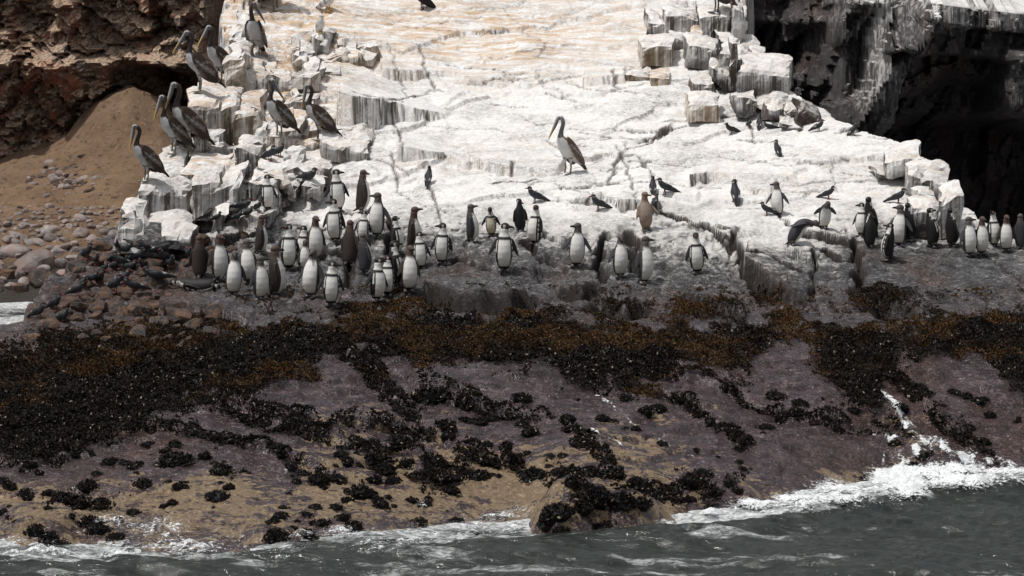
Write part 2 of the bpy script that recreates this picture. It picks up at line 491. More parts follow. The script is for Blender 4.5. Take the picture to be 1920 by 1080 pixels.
# slabs with a riser towards the sea: (outline of the top face, [(foot), (top)] twice, slope up the rock, tan stain of the riser)
SLABS = [
    ([(632, 172), (662, 181), (722, 187), (790, 204), (838, 214), (905, 192), (850, 166), (690, 134), (640, 150)], ((640, 252), (640, 175)), ((836, 222), (836, 213)), .16, .15),
    ([(715, 128), (780, 133), (842, 134), (902, 150), (948, 160), (1000, 140), (930, 118), (800, 96), (715, 110)], ((780, 152), (780, 133)), ((945, 166), (945, 160)), .22, .7),
    ([(960, 153), (995, 160), (1000, 150), (965, 146)], ((970, 163), (970, 154)), ((995, 166), (995, 160)), .2, .6),
    ([(1095, 147), (1130, 144), (1172, 140), (1176, 125), (1130, 120), (1098, 132)], ((1105, 162), (1105, 147)), ((1170, 158), (1170, 141)), .22, .9),
    ([(862, 272), (880, 290), (910, 303), (962, 313), (1045, 316), (1062, 300), (1000, 262), (900, 248), (864, 258)], ((905, 320), (905, 301)), ((1040, 330), (1040, 316)), .2, .55),
    ([(745, 272), (790, 284), (835, 286), (878, 306), (886, 290), (850, 262), (790, 250), (750, 255)], ((790, 300), (790, 284)), ((876, 320), (876, 305)), .2, .3),
    ([(1070, 200), (1120, 196), (1180, 202), (1240, 205), (1245, 188), (1180, 176), (1100, 180)], ((1090, 206), (1090, 200)), ((1235, 212), (1235, 205)), .24, .5),
    ([(1165, 240), (1230, 246), (1258, 236), (1262, 220), (1200, 214), (1165, 226)], ((1180, 248), (1180, 241)), ((1255, 246), (1255, 236)), .24, .4),
    ([(1000, 132), (1030, 124), (1065, 122), (1062, 110), (1020, 110)], ((1010, 136), (1010, 129)), ((1060, 128), (1060, 122)), .26, .6),
    ([(1160, 372), (1205, 374), (1212, 388), (1240, 376), (1268, 382), (1272, 366), (1220, 352), (1165, 358)], ((1165, 392), (1165, 372)), ((1265, 390), (1265, 381)), .2, .0),
    ([(1228, 358), (1270, 362), (1310, 366), (1314, 352), (1275, 344), (1232, 346)], ((1240, 366), (1240, 358)), ((1306, 380), (1306, 365)), .2, .0),
    ([(1082, 368), (1128, 368), (1132, 358), (1090, 355)], ((1086, 380), (1086, 368)), ((1126, 383), (1126, 368)), .24, .0),
    ([(1295, 328), (1330, 322), (1370, 330), (1405, 345), (1446, 365), (1450, 345), (1400, 318), (1340, 306), (1298, 312)], ((1310, 345), (1310, 326)), ((1444, 382), (1444, 364)), .2, .25),
    ([(1495, 428), (1540, 434), (1600, 452), (1606, 430), (1570, 410), (1500, 408)], ((1500, 440), (1500, 428)), ((1594, 462), (1594, 450)), .18, .0),
    ([(1390, 470), (1415, 500), (1460, 535), (1510, 548), (1514, 520), (1480, 480), (1420, 452), (1392, 455)], ((1420, 545), (1420, 505)), ((1505, 572), (1505, 547)), .22, .0),
    ([(1385, 430), (1440, 440), (1500, 470), (1520, 490), (1528, 460), (1480, 425), (1400, 410)], ((1400, 442), (1400, 432)), ((1516, 505), (1516, 488)), .22, .0),
    ([(1140, 372), (1175, 380), (1180, 365), (1145, 360)], ((1150, 384), (1150, 374)), ((1172, 388), (1172, 380)), .22, .2),
    ([(870, 470), (905, 476), (940, 490), (1000, 498), (1010, 470), (950, 448), (880, 452)], ((880, 488), (880, 471)), ((990, 512), (990, 497)), .2, .0),
    ([(795, 535), (850, 552), (905, 556), (985, 560), (990, 535), (920, 520), (850, 512), (800, 515)], ((830, 565), (830, 545)), ((975, 580), (975, 559)), .18, .0),
    ([(985, 425), (1040, 440), (1060, 452), (1070, 436), (1020, 412)], ((990, 440), (990, 427)), ((1055, 464), (1055, 450)), .2, .0),
    ([(300, 575), (345, 568), (400, 575), (470, 600), (480, 580), (420, 552), (340, 548), (300, 556)], ((320, 605), (320, 573)), ((460, 612), (460, 597)), .16, .0),
    ([(1050, 540), (1085, 550), (1120, 535), (1128, 520), (1080, 512), (1050, 525)], ((1060, 558), (1060, 544)), ((1115, 552), (1115, 537)), .2, .0),
    ([(1280, 545), (1330, 560), (1395, 585), (1402, 566), (1350, 540), (1290, 528)], ((1300, 565), (1300, 551)), ((1390, 604), (1390, 584)), .2, .0),
]
for top, f1_, f2_, sy, tan_ in SLABS:
    p1 = grid_hit(*f1_[0]); p2 = grid_hit(*f2_[0])
    z1 = at(*f1_[1], p1[1])[2]; z2 = at(*f2_[1], p2[1])[2]
    sx = (z2 - z1 - sy * (p2[1] - p1[1])) / (p2[0] - p1[0])
    poly = []
    for px, py in top:
        d = ray(px, py)
        # plane z = z1 + sx (x-x1) + sy (y-y1)
        t = (z1 - sx * p1[0] - sy * p1[1] - CAM_Z) / (d[2] - sx * d[0] - sy * d[1])
        poly.append((d[0] * t, d[1] * t))
    q = np.array(poly)
    if q[:, 1].max() > 60 or q[:, 1].min() < 28:
        q = np.array([grid_hit(px, py)[:2] for px, py in top])
    b = (X > q[:, 0].min() - .3) & (X < q[:, 0].max() + .3) & (Y > q[:, 1].min() - .3) & (Y < q[:, 1].max() + .3)
    xs, ys = X[b], Y[b]
    m = inside(q, xs + .05 * fbm(xs * 5, ys * 5, octv=3, seed=81), ys + .06 * fbm(xs * 5, ys * 5, octv=3, seed=82))
    pl = z1 + sx * (xs - p1[0]) + sy * (ys - p1[1]) + .03 * fbm(xs * 3, ys * 3, octv=3, seed=83)
    zz = Z[b]
    up = m & (pl > zz)
    zz[up] = pl[up]
    Z[b] = zz
    cc = CR[b]; cc[up] *= .2; CR[b] = cc
    near = poly_dist(list(map(tuple, q)) + [tuple(q[0])], xs, ys) < .25
    ft = FACETAN[b]; ft[near] = tan_; FACETAN[b] = ft

# cracks and holes drawn as the photograph shows them: (photo points, half width m, depth m)
CRACKS = [
    ([(735, 290), (738, 330), (745, 360), (790, 385), (840, 400)], .018, .06),
    ([(1020, 265), (1055, 280), (1100, 275)], .02, .04), ([(980, 225), (1010, 235), (1070, 230)], .012, .04),
    ([(1180, 280), (1215, 270), (1250, 245), (1290, 235)], .03, .08), ([(1165, 255), (1205, 268), (1230, 260)], .02, .06),
    ([(1145, 340), (1160, 300), (1190, 290), (1230, 330)], .022, .06),
    ([(1230, 395), (1265, 408), (1290, 415), (1325, 425), (1360, 440), (1400, 470), (1440, 480), (1500, 510)], .05, .22),
    ([(1325, 422), (1345, 440), (1370, 465)], .05, .16), ([(1350, 425), (1380, 430), (1370, 450), (1390, 480), (1410, 545)], .035, .14),
    ([(1365, 470), (1367, 500), (1370, 530)], .015, .08),
    ([(1135, 440), (1125, 470), (1120, 500), (1135, 530)], .05, .3), ([(1170, 440), (1195, 455), (1215, 470)], .10, .28), ([(1185, 470), (1200, 500)], .10, .25),
    ([(860, 490), (885, 500), (910, 505)], .055, .28), ([(990, 455), (1005, 480), (1030, 495)], .07, .3),
    ([(800, 542), (850, 557), (900, 567), (950, 577), (990, 572)], .15, .42),
    ([(1060, 545), (1085, 555), (1115, 540)], .09, .26), ([(1290, 555), (1330, 575), (1390, 605), (1440, 610)], .08, .22),
    ([(1605, 455), (1612, 490), (1608, 530), (1598, 565)], .06, .22), ([(1540, 470), (1570, 490), (1610, 490)], .05, .2),
    ([(1510, 440), (1560, 455), (1590, 462)], .05, .2), ([(1400, 520), (1440, 550), (1510, 572)], .08, .3), ([(1525, 470), (1530, 500), (1520, 560)], .04, .22),
    ([(1690, 475), (1740, 490), (1790, 505)], .025, .1), ([(1630, 475), (1700, 490), (1760, 512), (1850, 540)], .012, .05),
    ([(1850, 480), (1880, 500), (1920, 530)], .02, .08), ([(1450, 395), (1475, 420), (1490, 440)], .02, .1),
    ([(960, 300), (958, 320)], .02, .1), ([(1040, 345), (1090, 360), (1140, 372)], .014, .05), ([(640, 470), (660, 500), (650, 540)], .05, .18),
    ([(600, 470), (640, 478), (690, 470)], .05, .2), ([(730, 410), (735, 450), (720, 500)], .06, .25), ([(300, 600), (360, 620), (440, 640)], .07, .2),
    ([(1120, 580), (1165, 590), (1205, 585)], .15, .3), ([(1640, 560), (1660, 580), (1690, 590)], .22, .2),
    ([(655, 300), (700, 300), (760, 320)], .02, .06), ([(1490, 300), (1530, 310), (1590, 300)], .015, .05), ([(1450, 345), (1500, 350), (1560, 340), (1620, 345)], .015, .05),
]
rc = random.Random(31)
for k in range(70):
    # hairline joints in the white cap and the grey shelf, running mostly down to the right
    px, py = rc.uniform(480, 1750), rc.uniform(40, 480)
    if px > 1300 + (py - 40) * 1.9 or px < 640 and py < 320: continue
    q, a = [(px, py)], rc.choice([.25, .25, .3, -.2, 1.2])
    for s in range(rc.randint(2, 5)):
        px += rc.uniform(18, 46) * (1 if a < 1 else .25); py += rc.uniform(18, 40) * a * .5 + rc.uniform(-4, 4)
        q.append((px, py))
    CRACKS.append((q, rc.uniform(.010, .022), rc.uniform(.04, .09)))
for pts, w, dep in CRACKS:
    q = []
    for a, b in zip(pts[:-1], pts[1:]):
        for k in range(3):
            q.append((a[0] + (b[0] - a[0]) * k / 3, a[1] + (b[1] - a[1]) * k / 3))
    q.append(pts[-1])
    q = np.array([grid_hit(*p)[:2] for p in q])
    b = (X > q[:, 0].min() - .5) & (X < q[:, 0].max() + .5) & (Y > q[:, 1].min() - .5) & (Y < q[:, 1].max() + .5)
    xs, ys = X[b], Y[b]
    jx = .07 * fbm(xs * 4, ys * 4, octv=3, seed=91); jy = .09 * fbm(xs * 4, ys * 4, octv=3, seed=92)
    d = poly_dist(q, xs + jx, ys + jy)
    ww = w * (.7 + .7 * (fbm(xs * 3, ys * 3, octv=2, seed=93) + .4))
    c = 1 - smooth(ww * .55, ww * 1.25, d)
    zz = Z[b]; Z[b] = zz - dep * c
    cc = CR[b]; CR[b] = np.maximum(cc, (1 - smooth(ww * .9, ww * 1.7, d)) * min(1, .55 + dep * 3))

# sheets on the wave-washed slab: low steps running down to the right, as the mussel lines show
SHEETS = [
    [(180, 690), (300, 720), (420, 765), (560, 815), (700, 860), (820, 905)],
    [(600, 640), (690, 700), (760, 780), (850, 850), (960, 880)],
    [(380, 735), (470, 770), (640, 800), (780, 815)],
    [(1040, 690), (1150, 725), (1290, 765), (1400, 835)],
    [(1180, 690), (1330, 720), (1480, 790), (1600, 810)],
    [(800, 720), (900, 780), (1060, 800), (1140, 870)],
    [(1640, 640), (1680, 720), (1760, 800), (1850, 850)],
    [(250, 800), (420, 830), (560, 870), (690, 910)],
]
SHEET_XY = []
for k, pts in enumerate(SHEETS):
    q = np.array([grid_hit(*p)[:2] for p in pts])
    SHEET_XY.append(q)
    d = poly_dist(q, X + .12 * fbm(X * 1.7, Y * 1.7, octv=3, seed=100 + k), Y + .12 * fbm(X * 1.7, Y * 1.7, octv=3, seed=120 + k))
    # which side: uphill of the line gets raised, fading over a metre
    yy = np.interp(X, q[:, 0], q[:, 1])
    side = smooth(-.03, .03, Y - yy + .10 * fbm(X * 1.7, Y * 1.7, octv=3, seed=140 + k))
    ends = smooth(q[0, 0] - .2, q[0, 0] + .3, X) * (1 - smooth(q[-1, 0] - .4, q[-1, 0] + .1, X))
    Z += .085 * side * np.exp(-np.maximum(Y - yy, 0) / 1.0) * ends

su = (wx * .80 + wy * .60); sv = (-wx * .60 + wy * .80)
saw = sv / .62 + .35 * fbm(su * .5, sv * .5, octv=3, seed=191)
fr_ = saw - np.floor(saw)
kk = _hash(np.floor(saw), np.floor(su / 2.6 + .4 * _hash(np.floor(saw), zero, zero, 192)), zero, 193)
Z += lower * .055 * kk * (1 - fr_) * smooth(31.8, 33, Y)
CR = np.maximum(CR, lower * .7 * (1 - smooth(.0, .05, fr_)) * (kk > .45))
# the dark, rocky knob in the surf and the small ledge on the left
for (px, py, r, h) in [(1130, 960, .75, .34), (1330, 930, .5, .2), (1060, 985, .45, .22), (70, 985, .55, .2), (1760, 870, .5, .16), (520, 1010, .35, .14)]:
    c = grid_hit(px, py)
    d = np.hypot((X - c[0]) / 1.25, Y - c[1]) + .16 * fbm(X * 2.2, Y * 2.2, octv=4, seed=151)
    Z += h * (1 - smooth(r * .35, r, d))

# edges of the outcrop: right edge above the black cleft, left edge above the cove and beach
right_edge = np.array([at(*p)[:2] for p in [(1402, -120, 54), (1395, -20, 51.8), (1392, 60, 49.9), (1440, 120, 48.6), (1478, 175, 47.6), (1560, 246, 46.1), (1650, 262, 45.6), (1725, 285, 45.0), (1790, 352, 43.7), (1806, 400, 42.8), (1830, 432, 42.3), (1900, 452, 41.7), (1990, 470, 41.4), (2300, 500, 41.0), (2600, 520, 41)]])
left_edge = np.array([at(*p)[:2] for p in [(-600, 660, 37.3), (-30, 652, 37.9), (45, 642, 38.25), (60, 610, 39.2), (110, 560, 40.3), (150, 480, 41.6), (215, 430, 42.4), (250, 385, 43.0), (262, 330, 43.9), (330, 262, 45.2), (350, 180, 46.6), (418, 90, 48.4), (428, 0, 50.6), (430, -120, 54)]])
xr = np.interp(Y, right_edge[::-1, 1], right_edge[::-1, 0])
xl = np.interp(Y, left_edge[:, 1], left_edge[:, 0])
xr = xr + .12 * fbm(X * 2, Y * 2, octv=3, seed=161); xl = xl + .14 * fbm(X * 2, Y * 2, octv=3, seed=162)
drop_r = smooth(.0, .28, X - xr); drop_l = smooth(.0, .30, xl - X)
Z = Z * (1 - drop_r) + np.minimum(Z, -.8) * drop_r
Z = Z * (1 - drop_l) + np.minimum(Z, -.6) * drop_l

# fine relief
rough_amp = .020 + .028 * frac + .012 * lower + .03 * leftz - .010 * white_zone
Z += rough_amp * fbm(X * 5.5, Y * 4.5, octv=4, seed=171, gain=.6)
Z += .010 * fbm(X * 20, Y * 16, octv=2, seed=181) * (.6 + 1.6 * frac + .8 * lower)

PX, PY = project(X, Y, Z)
n1 = fbm(X * 1.2, Y * 1.2, octv=4, seed=201); n2 = fbm(X * 4.0, Y * 3.0, octv=4, seed=202); n3 = fbm(X * .6, Y * .6, octv=3, seed=203)
G1 = row([(0, 340), (250, 360), (400, 345), (640, 355), (900, 345), (1200, 335), (1450, 360), (1560, 365), (1640, 350), (1800, 360), (1920, 370)])
G2 = row([(0, 430), (250, 450), (400, 565), (700, 530), (900, 560), (1100, 590), (1200, 600), (1400, 620), (1540, 575), (1640, 530), (1800, 530), (1920, 545)])
PYn = PY + 45 * n1 + 25 * n2
GU = 1 - np.clip((PYn - G1) / (G2 - G1), 0, 1)
GU = np.where(PY > G2 + 40, 0, GU)
GREY = 1 - smooth(600, 690, PY + 40 * n1)
GREY = np.maximum(GREY * (1 - .5 * smooth(500, 600, PY)), .75 * smooth(.15, .5, n3) * (1 - smooth(720, 800, PY)))
RUST = np.clip(smooth(420, 500, PY) * (1 - smooth(560, 640, PY)) * (.0 + 1.1 * n1), 0, .7) + .45 * smooth(1380, 1700, PX) * smooth(600, 700, PY) + .10 * lower
RUST = np.clip(np.maximum(RUST, .9 * (1 - smooth(330, 420, PX)) * smooth(420, 470, PY)), 0, 1)
WET = smooth(560, 640, PY + 30 * n1)
TZ = row([(0, 880), (280, 880), (500, 905), (700, 880), (850, 850), (1000, 860), (1100, 850), (1250, 850), (1350, 880), (1450, 900), (1640, 890), (1920, 930)])
TAN = .14 + .25 * smooth(-30, 60, PY - TZ + 45 * n1) + .20 * n1
TAN = np.maximum(TAN, np.where((PY > 740) & (PY < 900) & (PX > 560) & (PX < 1420), .36 + .2 * n2, 0))
TAN *= smooth(700, 780, PY)
for (cx, cy, rx, ry, a) in [(400, 920, 330, 75, .25), (900, 880, 90, 55, .30), (1190, 850, 150, 30, .25), (690, 910, 130, 60, .2), (1540, 890, 120, 30, .3), (1720, 800, 90, 60, .22), (100, 960, 160, 50, .15), (1000, 900, 60, 50, .3), (1150, 950, 130, 50, .22)]:
    TAN += a * np.exp(-((PX - cx) / rx) ** 2 - ((PY - cy) / ry) ** 2)
for (cx, cy, rx, ry, a) in [(330, 820, 130, 40, .5), (150, 790, 200, 60, .5), (1450, 830, 170, 50, .35), (950, 790, 120, 45, .25)]:
    TAN -= a * np.exp(-((PX - cx) / rx) ** 2 - ((PY - cy) / ry) ** 2)
STAIN = np.clip(.16 + 1.0 * np.exp(-((PX - 880) / 330) ** 2 - ((PY - 60) / 75) ** 2) + .7 * (1 - smooth(560, 700, PX)) * (1 - smooth(260, 360, PY)) + .2 * n3, 0, 1)

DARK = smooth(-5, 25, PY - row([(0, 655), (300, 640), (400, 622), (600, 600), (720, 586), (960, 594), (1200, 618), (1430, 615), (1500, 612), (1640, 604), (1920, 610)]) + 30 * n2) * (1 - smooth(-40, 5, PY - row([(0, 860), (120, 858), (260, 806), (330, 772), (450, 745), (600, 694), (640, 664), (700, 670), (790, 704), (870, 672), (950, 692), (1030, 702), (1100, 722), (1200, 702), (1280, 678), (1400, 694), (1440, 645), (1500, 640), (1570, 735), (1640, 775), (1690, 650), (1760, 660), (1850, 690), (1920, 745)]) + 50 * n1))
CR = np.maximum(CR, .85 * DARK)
idx = np.arange(NX * NY).reshape(NY, NX)
quads = np.stack([idx[:-1, :-1], idx[:-1, 1:], idx[1:, 1:], idx[1:, :-1]], -1).reshape(-1, 4)
V = np.stack([X, Y, Z], -1).reshape(-1, 3)
# leave out the sea floor nobody can see
keep = ~((Z[:-1, :-1] < -.55) & (Z[1:, 1:] < -.55)).ravel()
used = np.unique(quads[keep]); remap = np.full(len(V), -1); remap[used] = np.arange(len(used))
me = make_mesh('rock_outcrop', V[used], remap[quads[keep]])
for nm, ar in (('guano', GU), ('tan', TAN), ('wet', WET), ('grey', GREY), ('rust', RUST), ('darkened', np.clip(CR, 0, 1)), ('stain', STAIN), ('facetan', FACETAN)):
    float_attr(me, nm, ar.ravel()[used])
outcrop = tag(link('rock_outcrop', me, M_ROCK), kind='structure')

# ------------------------------------------------------------------ loose and stepped rock blocks, pieces of the outcrop
def box_shell(nx, ny, nz):
    """a subdivided box surface with shared vertices; parameters 0..1"""
    key, vs, fs = {}, [], []
    def vid(i, j, k):
        if (i, j, k) not in key:
            key[(i, j, k)] = len(vs); vs.append((i / nx, j / ny, k / nz))
        return key[(i, j, k)]
    for k, flip in ((0, True), (nz, False)):
        for i in range(nx):
            for j in range(ny):
                q = [vid(i, j, k), vid(i + 1, j, k), vid(i + 1, j + 1, k), vid(i, j + 1, k)]
                fs.append(q[::-1] if flip else q)
    for j, flip in ((0, False), (ny, True)):
        for i in range(nx):
            for k in range(nz):
                q = [vid(i, j, k), vid(i + 1, j, k), vid(i + 1, j, k + 1), vid(i, j, k + 1)]
                fs.append(q[::-1] if flip else q)
    for i, flip in ((0, True), (nx, False)):
        for j in range(ny):
            for k in range(nz):
                q = [vid(i, j, k), vid(i, j + 1, k), vid(i, j + 1, k + 1), vid(i, j, k + 1)]
                fs.append(q[::-1] if flip else q)
    return np.array(vs), np.array(fs)

BLOCK_N = [0]
YROW = lambda r: float(np.interp(r, [0, 130, 220, 310, 400, 500], [51.5, 48.4, 46.2, 44.2, 42.3, 40.3]))
def block(px1, py1, px2, py2, Yd, hpx, depth, rise=.22, skew=0.0, dY=0.0, gu=1.0, tan_=0.1, rust=.3, rough=.05, taper=.06, grey=1.0, stain=.35, bottom_guano=1.0, name='rock_block'):
    """front top edge between two photo points at a distance, riser height in photo pixels, depth in metres"""
    BLOCK_N[0] += 1
    s = BLOCK_N[0] * 17
    Yd = min(Yd, YROW((py1 + py2) / 2 + hpx) - .05)
    fl, fr = at(px1, py1, Yd), at(px2, py2, Yd + dY)
    h = hpx * Yd / F
    w = np.linalg.norm(fr - fl)
    cell = .07
    p, f = box_shell(max(3, int(w / cell)), max(3, int(depth / .12)), max(3, int(h / cell)))
    a, b, c = p[:, 0:1], p[:, 1:2], p[:, 2:3]
    # pull the corners in so no edge is dead straight
    top = fl * (1 - a) + fr * a
    P = top + b * np.array([skew, depth, rise * depth]) - (1 - c) * np.array([0, 0, h]) * (1 + .15 * b)
    cen = (fl + fr) / 2
    P[:, 1:2] -= (1 - c) * taper * h * (1 - b)
    P[:, 0:1] += (1 - c) * taper * h * (a - .5)
    # rounded by weathering, chipped
    e = np.minimum.reduce([np.stack([p[:, 0] * w, (1 - p[:, 0]) * w]).min(0), ]) 
    et = (1 - p[:, 2]) * h; ef = p[:, 1] * depth
    corner = np.exp(-(np.hypot(e, et) / .06) ** 2) + np.exp(-(np.hypot(ef, et) / .06) ** 2) + np.exp(-(np.hypot(e, ef) / .06) ** 2)
    P[:, 2] -= .03 * np.minimum(corner, 1) * (p[:, 2] > .5)
    P[:, 1] += .03 * np.minimum(corner, 1) * (p[:, 1] < .5)
    big = np.stack([fbm(P[:, 0] * 2.2, P[:, 1] * 2.2, P[:, 2] * 2.2, 3, s + k) for k in range(3)], 1)
    fin = np.stack([fbm(P[:, 0] * 9, P[:, 1] * 9, P[:, 2] * 9, 3, s + 5 + k) for k in range(3)], 1)
    # vertical chipped columns on the riser
    colz = (_hash(np.floor(P[:, 0] * 7 + .6 * big[:, 0]), np.zeros(len(P)), np.zeros(len(P)), s) - .5)
    P += big * rough * 2.2 + fin * rough * .6
    P[:, 1] += colz * rough * 1.3 * (p[:, 2] < .98) * (1 - p[:, 1])
    m = make_mesh(name, P, f, False)
    cnt = len(P)
    hz = p[:, 2]
    g = gu * np.where(hz > .9, 1, bottom_guano + (1 - bottom_guano) * hz)
    float_attr(m, 'guano', g); float_attr(m, 'tan', np.zeros(cnt)); float_attr(m, 'wet', np.zeros(cnt))
    float_attr(m, 'grey', np.full(cnt, grey)); float_attr(m, 'rust', np.full(cnt, rust)); float_attr(m, 'darkened', np.zeros(cnt))
    float_attr(m, 'stain', np.full(cnt, stain)); float_attr(m, 'facetan', np.full(cnt, tan_))
    return link(name, m, M_ROCK, outcrop)

# stair of white blocks on the left, where the pelicans stand
block(254, 350, 352, 366, 42.9, 66, 1.15, .24, .1, .5, rough=.035, stain=.25)
block(248, 418, 352, 424, 42.5, 26, .7, .2, 0, .2, rust=1, gu=.8, tan_=.0, bottom_guano=.25)
block(238, 440, 302, 446, 42.2, 34, .7, .2, 0, .1, rust=1, gu=.35, bottom_guano=.1)
block(298, 440, 362, 444, 42.3, 30, .6, .2, 0, .1, rust=1, gu=.8, bottom_guano=.25)
block(224, 408, 256, 412, 42.7, 60, .8, .3, 0, .1, taper=.5, rough=.06)
block(340, 322, 440, 328, 43.5, 46, 1.3, .2, 0, .2, stain=.7, tan_=.3)
block(286, 304, 338, 308, 43.9, 44, .9, .2, 0, .1, rough=.06, stain=.4)
block(360, 344, 412, 338, 43.2, 70, .8, .25, 0, .2, tan_=.25, rough=.05)
block(408, 352, 450, 330, 43.1, 60, .9, .3, 0, .2, rough=.08)
block(346, 192, 408, 200, 45.6, 92, 1.4, .22, 0, .2, stain=.8, tan_=.35)
block(404, 206, 444, 196, 45.5, 80, 1.2, .22, 0, .3, tan_=.55, stain=.8)
block(440, 212, 486, 206, 45.5, 70, 1.2, .22, 0, .3, tan_=.65, stain=.9)
block(365, 262, 412, 256, 44.9, 52, .9, .22, 0, .3, rough=.07)
block(330, 262, 372, 268, 44.8, 40, .8, .22, 0, .3, rough=.07)
block(424, 112, 458, 116, 47.4, 96, 1.6, .2, 0, .2, tan_=.7, rough=.07)
block(452, 132, 496, 140, 47.0, 54, 1.2, .2, 0, .2, stain=.8, tan_=.1)
block(430, 60, 462, 66, 49.0, 60, 1.6, .2, 0, .2, rough=.08)
block(444, 276, 486, 288, 44.4, 62, 1.0, .2, 0, .2, rough=.05)
block(470, 336, 520, 346, 43.3, 58, .7, .2, 0, .2, rough=.07, bottom_guano=.8)
block(488, 306, 618, 318, 43.9, 36, 1.3, .16, 0, .2, rough=.06)
block(602, 268, 692, 278, 45.0, 34, 1.0, .2, 0, .4, rough=.06, tan_=.2)
block(640, 250, 700, 262, 45.5, 20, .9, .2, 0, .2, rough=.06)
block(560, 92, 584, 96, 48.1, 48, .8, .2, 0, .2, tan_=.1)
block(590, 76, 622, 78, 48.5, 38, .8, .2, 0, .2, rough=.07)
block(500, 262, 600, 268, 44.9, 30, .9, .2, 0, .2, rough=.08, tan_=.5, stain=.8)
rr = random.Random(5)
for k in range(64):
    # jumble of small white blocks below and right of the gull
    px = rr.uniform(480, 700); py = rr.uniform(80, 255)
    if px > 610 and py > 130: continue
    if px < 540 and py < 130: continue
    g = grid_hit(px, py + 12)
    w = rr.uniform(16, 46)
    block(px - w / 2, py + rr.uniform(-5, 5), px + w / 2, py + rr.uniform(-5, 5), g[1] - .05, rr.uniform(14, 34), rr.uniform(.25, .6), rr.uniform(.15, .4), rr.uniform(-.1, .1), rr.uniform(-.2, .3), rough=.07, stain=rr.uniform(.2, .9), tan_=rr.uniform(0, .7))
for k in range(34):
    # broken white rock left of the penguins
    px = rr.uniform(400, 600); py = rr.uniform(268, 400)
    if py > 350 and px > 520: continue
    g = grid_hit(px, py + 10)
    w = rr.uniform(18, 50)
    block(px - w / 2, py + rr.uniform(-5, 5), px + w / 2, py + rr.uniform(-5, 5), g[1] - .03, rr.uniform(12, 34), rr.uniform(.25, .6), rr.uniform(.12, .35), 0, rr.uniform(-.1, .2), rough=.07, stain=rr.uniform(.1, .6), gu=rr.uniform(.6, 1), tan_=rr.uniform(0, .3))
# stair of blocks on the right edge
R = dict(rough=.045, stain=.3)
block(1202, 84, 1264, 82, 48.7, 42, .9, .2, 0, .1, tan_=.75, **R)
block(1214, 34, 1246, 46, 50.0, 28, .8, .2, 0, .1, **R)
block(1250, 26, 1312, 34, 50.2, 42, 1.0, .2, 0, .1, tan_=.1, **R)
block(1314, 32, 1352, 24, 50.2, 52, 1.2, .25, 0, .1, **R)
block(1350, 26, 1382, 26, 50.0, 56, 1.2, .25, 0, .1, **R)
block(1378, 14, 1394, 20, 50.4, 74, 1.4, .25, 0, .1, **R)
block(1254, 66, 1300, 76, 49.6, 22, .7, .2, 0, .1, bottom_guano=.6, **R)
block(1294, 66, 1346, 74, 49.6, 18, .8, .25, 0, .1, tan_=.9, stain=.9, rough=.05)
block(1290, 82, 1350, 92, 49.2, 44, .9, .2, 0, .1, bottom_guano=.62, **R)
block(1346, 74, 1384, 78, 49.5, 26, .8, .25, 0, .1, **R)
block(1348, 104, 1378, 98, 49.0, 60, .6, .25, 0, .1, bottom_guano=.8, **R)
block(1374, 84, 1384, 84, 48.9, 92, .5, .2, 0, .0, **R)
block(1384, 90, 1424, 96, 49.3, 14, .7, .25, 0, .1, rough=.06)
block(1382, 106, 1412, 108, 49.0, 26, .7, .25, 0, .1, bottom_guano=.7, rough=.05)
block(1408, 102, 1436, 106, 49.1, 24, .7, .25, 0, .1, rough=.05)
block(1402, 122, 1426, 126, 48.8, 10, .4, .25, 0, .1, rough=.05)
block(1382, 132, 1474, 142, 48.6, 52, 1.2, .25, .2, .3, bottom_guano=.55, rust=.6, rough=.04)
block(1296, 158, 1334, 150, 48.2, 26, .7, .2, 0, .1, tan_=.2, **R)
block(1336, 122, 1384, 150, 48.4, 36, .7, .2, 0, .1, bottom_guano=.45, **R)
block(1382, 184, 1422, 182, 47.7, 32, .7, .22, 0, .1, bottom_guano=.4, rust=.7, rough=.05)
block(1420, 192, 1476, 188, 47.6, 14, .8, .25, 0, .2, bottom_guano=.6, rough=.05)
block(1436, 206, 1470, 204, 47.3, 26, .6, .25, 0, .1, bottom_guano=.4, rust=.8, rough=.06)
block(1470, 200, 1492, 196, 47.4, 26, .5, .25, 0, .1, bottom_guano=.5, rough=.06)
block(1462, 228, 1512, 232, 47.0, 14, .7, .25, 0, .2, bottom_guano=.5, rough=.05)
block(1496, 206, 1536, 214, 47.2, 26, .8, .2, 0, .2, gu=.55, bottom_guano=.3, rust=.7, rough=.07)
block(1290, 196, 1348, 194, 47.1, 32, .7, .2, 0, .1, tan_=.9, **R)
block(1222, 146, 1258, 146, 48.0, 18, .6, .22, 0, .1, tan_=1, stain=.9, rough=.04)
block(1174, 142, 1222, 144, 48.0, 14, .6, .22, 0, .1, tan_=.7, rough=.05)
# blocks at the right tip above the penguins
block(1662, 300, 1726, 290, 44.7, 34, .8, .25, .1, -.1, bottom_guano=.7, rough=.04)
block(1702, 326, 1782, 344, 43.9, 34, 1.0, .22, .1, -.1, bottom_guano=.6, rough=.05)
block(1718, 366, 1756, 374, 43.2, 34, .6, .2, 0, .1, bottom_guano=.4, rust=.7, rough=.05)
block(1762, 376, 1804, 366, 43.1, 74, .7, .25, .05, .1, bottom_guano=.85, rough=.05)
block(1712, 396, 1764, 392, 42.6, 54, .7, .2, 0, .1, bottom_guano=.35, rough=.05)
block(1640, 318, 1668, 326, 44.5, 10, .5, .22, 0, .1, rough=.05)
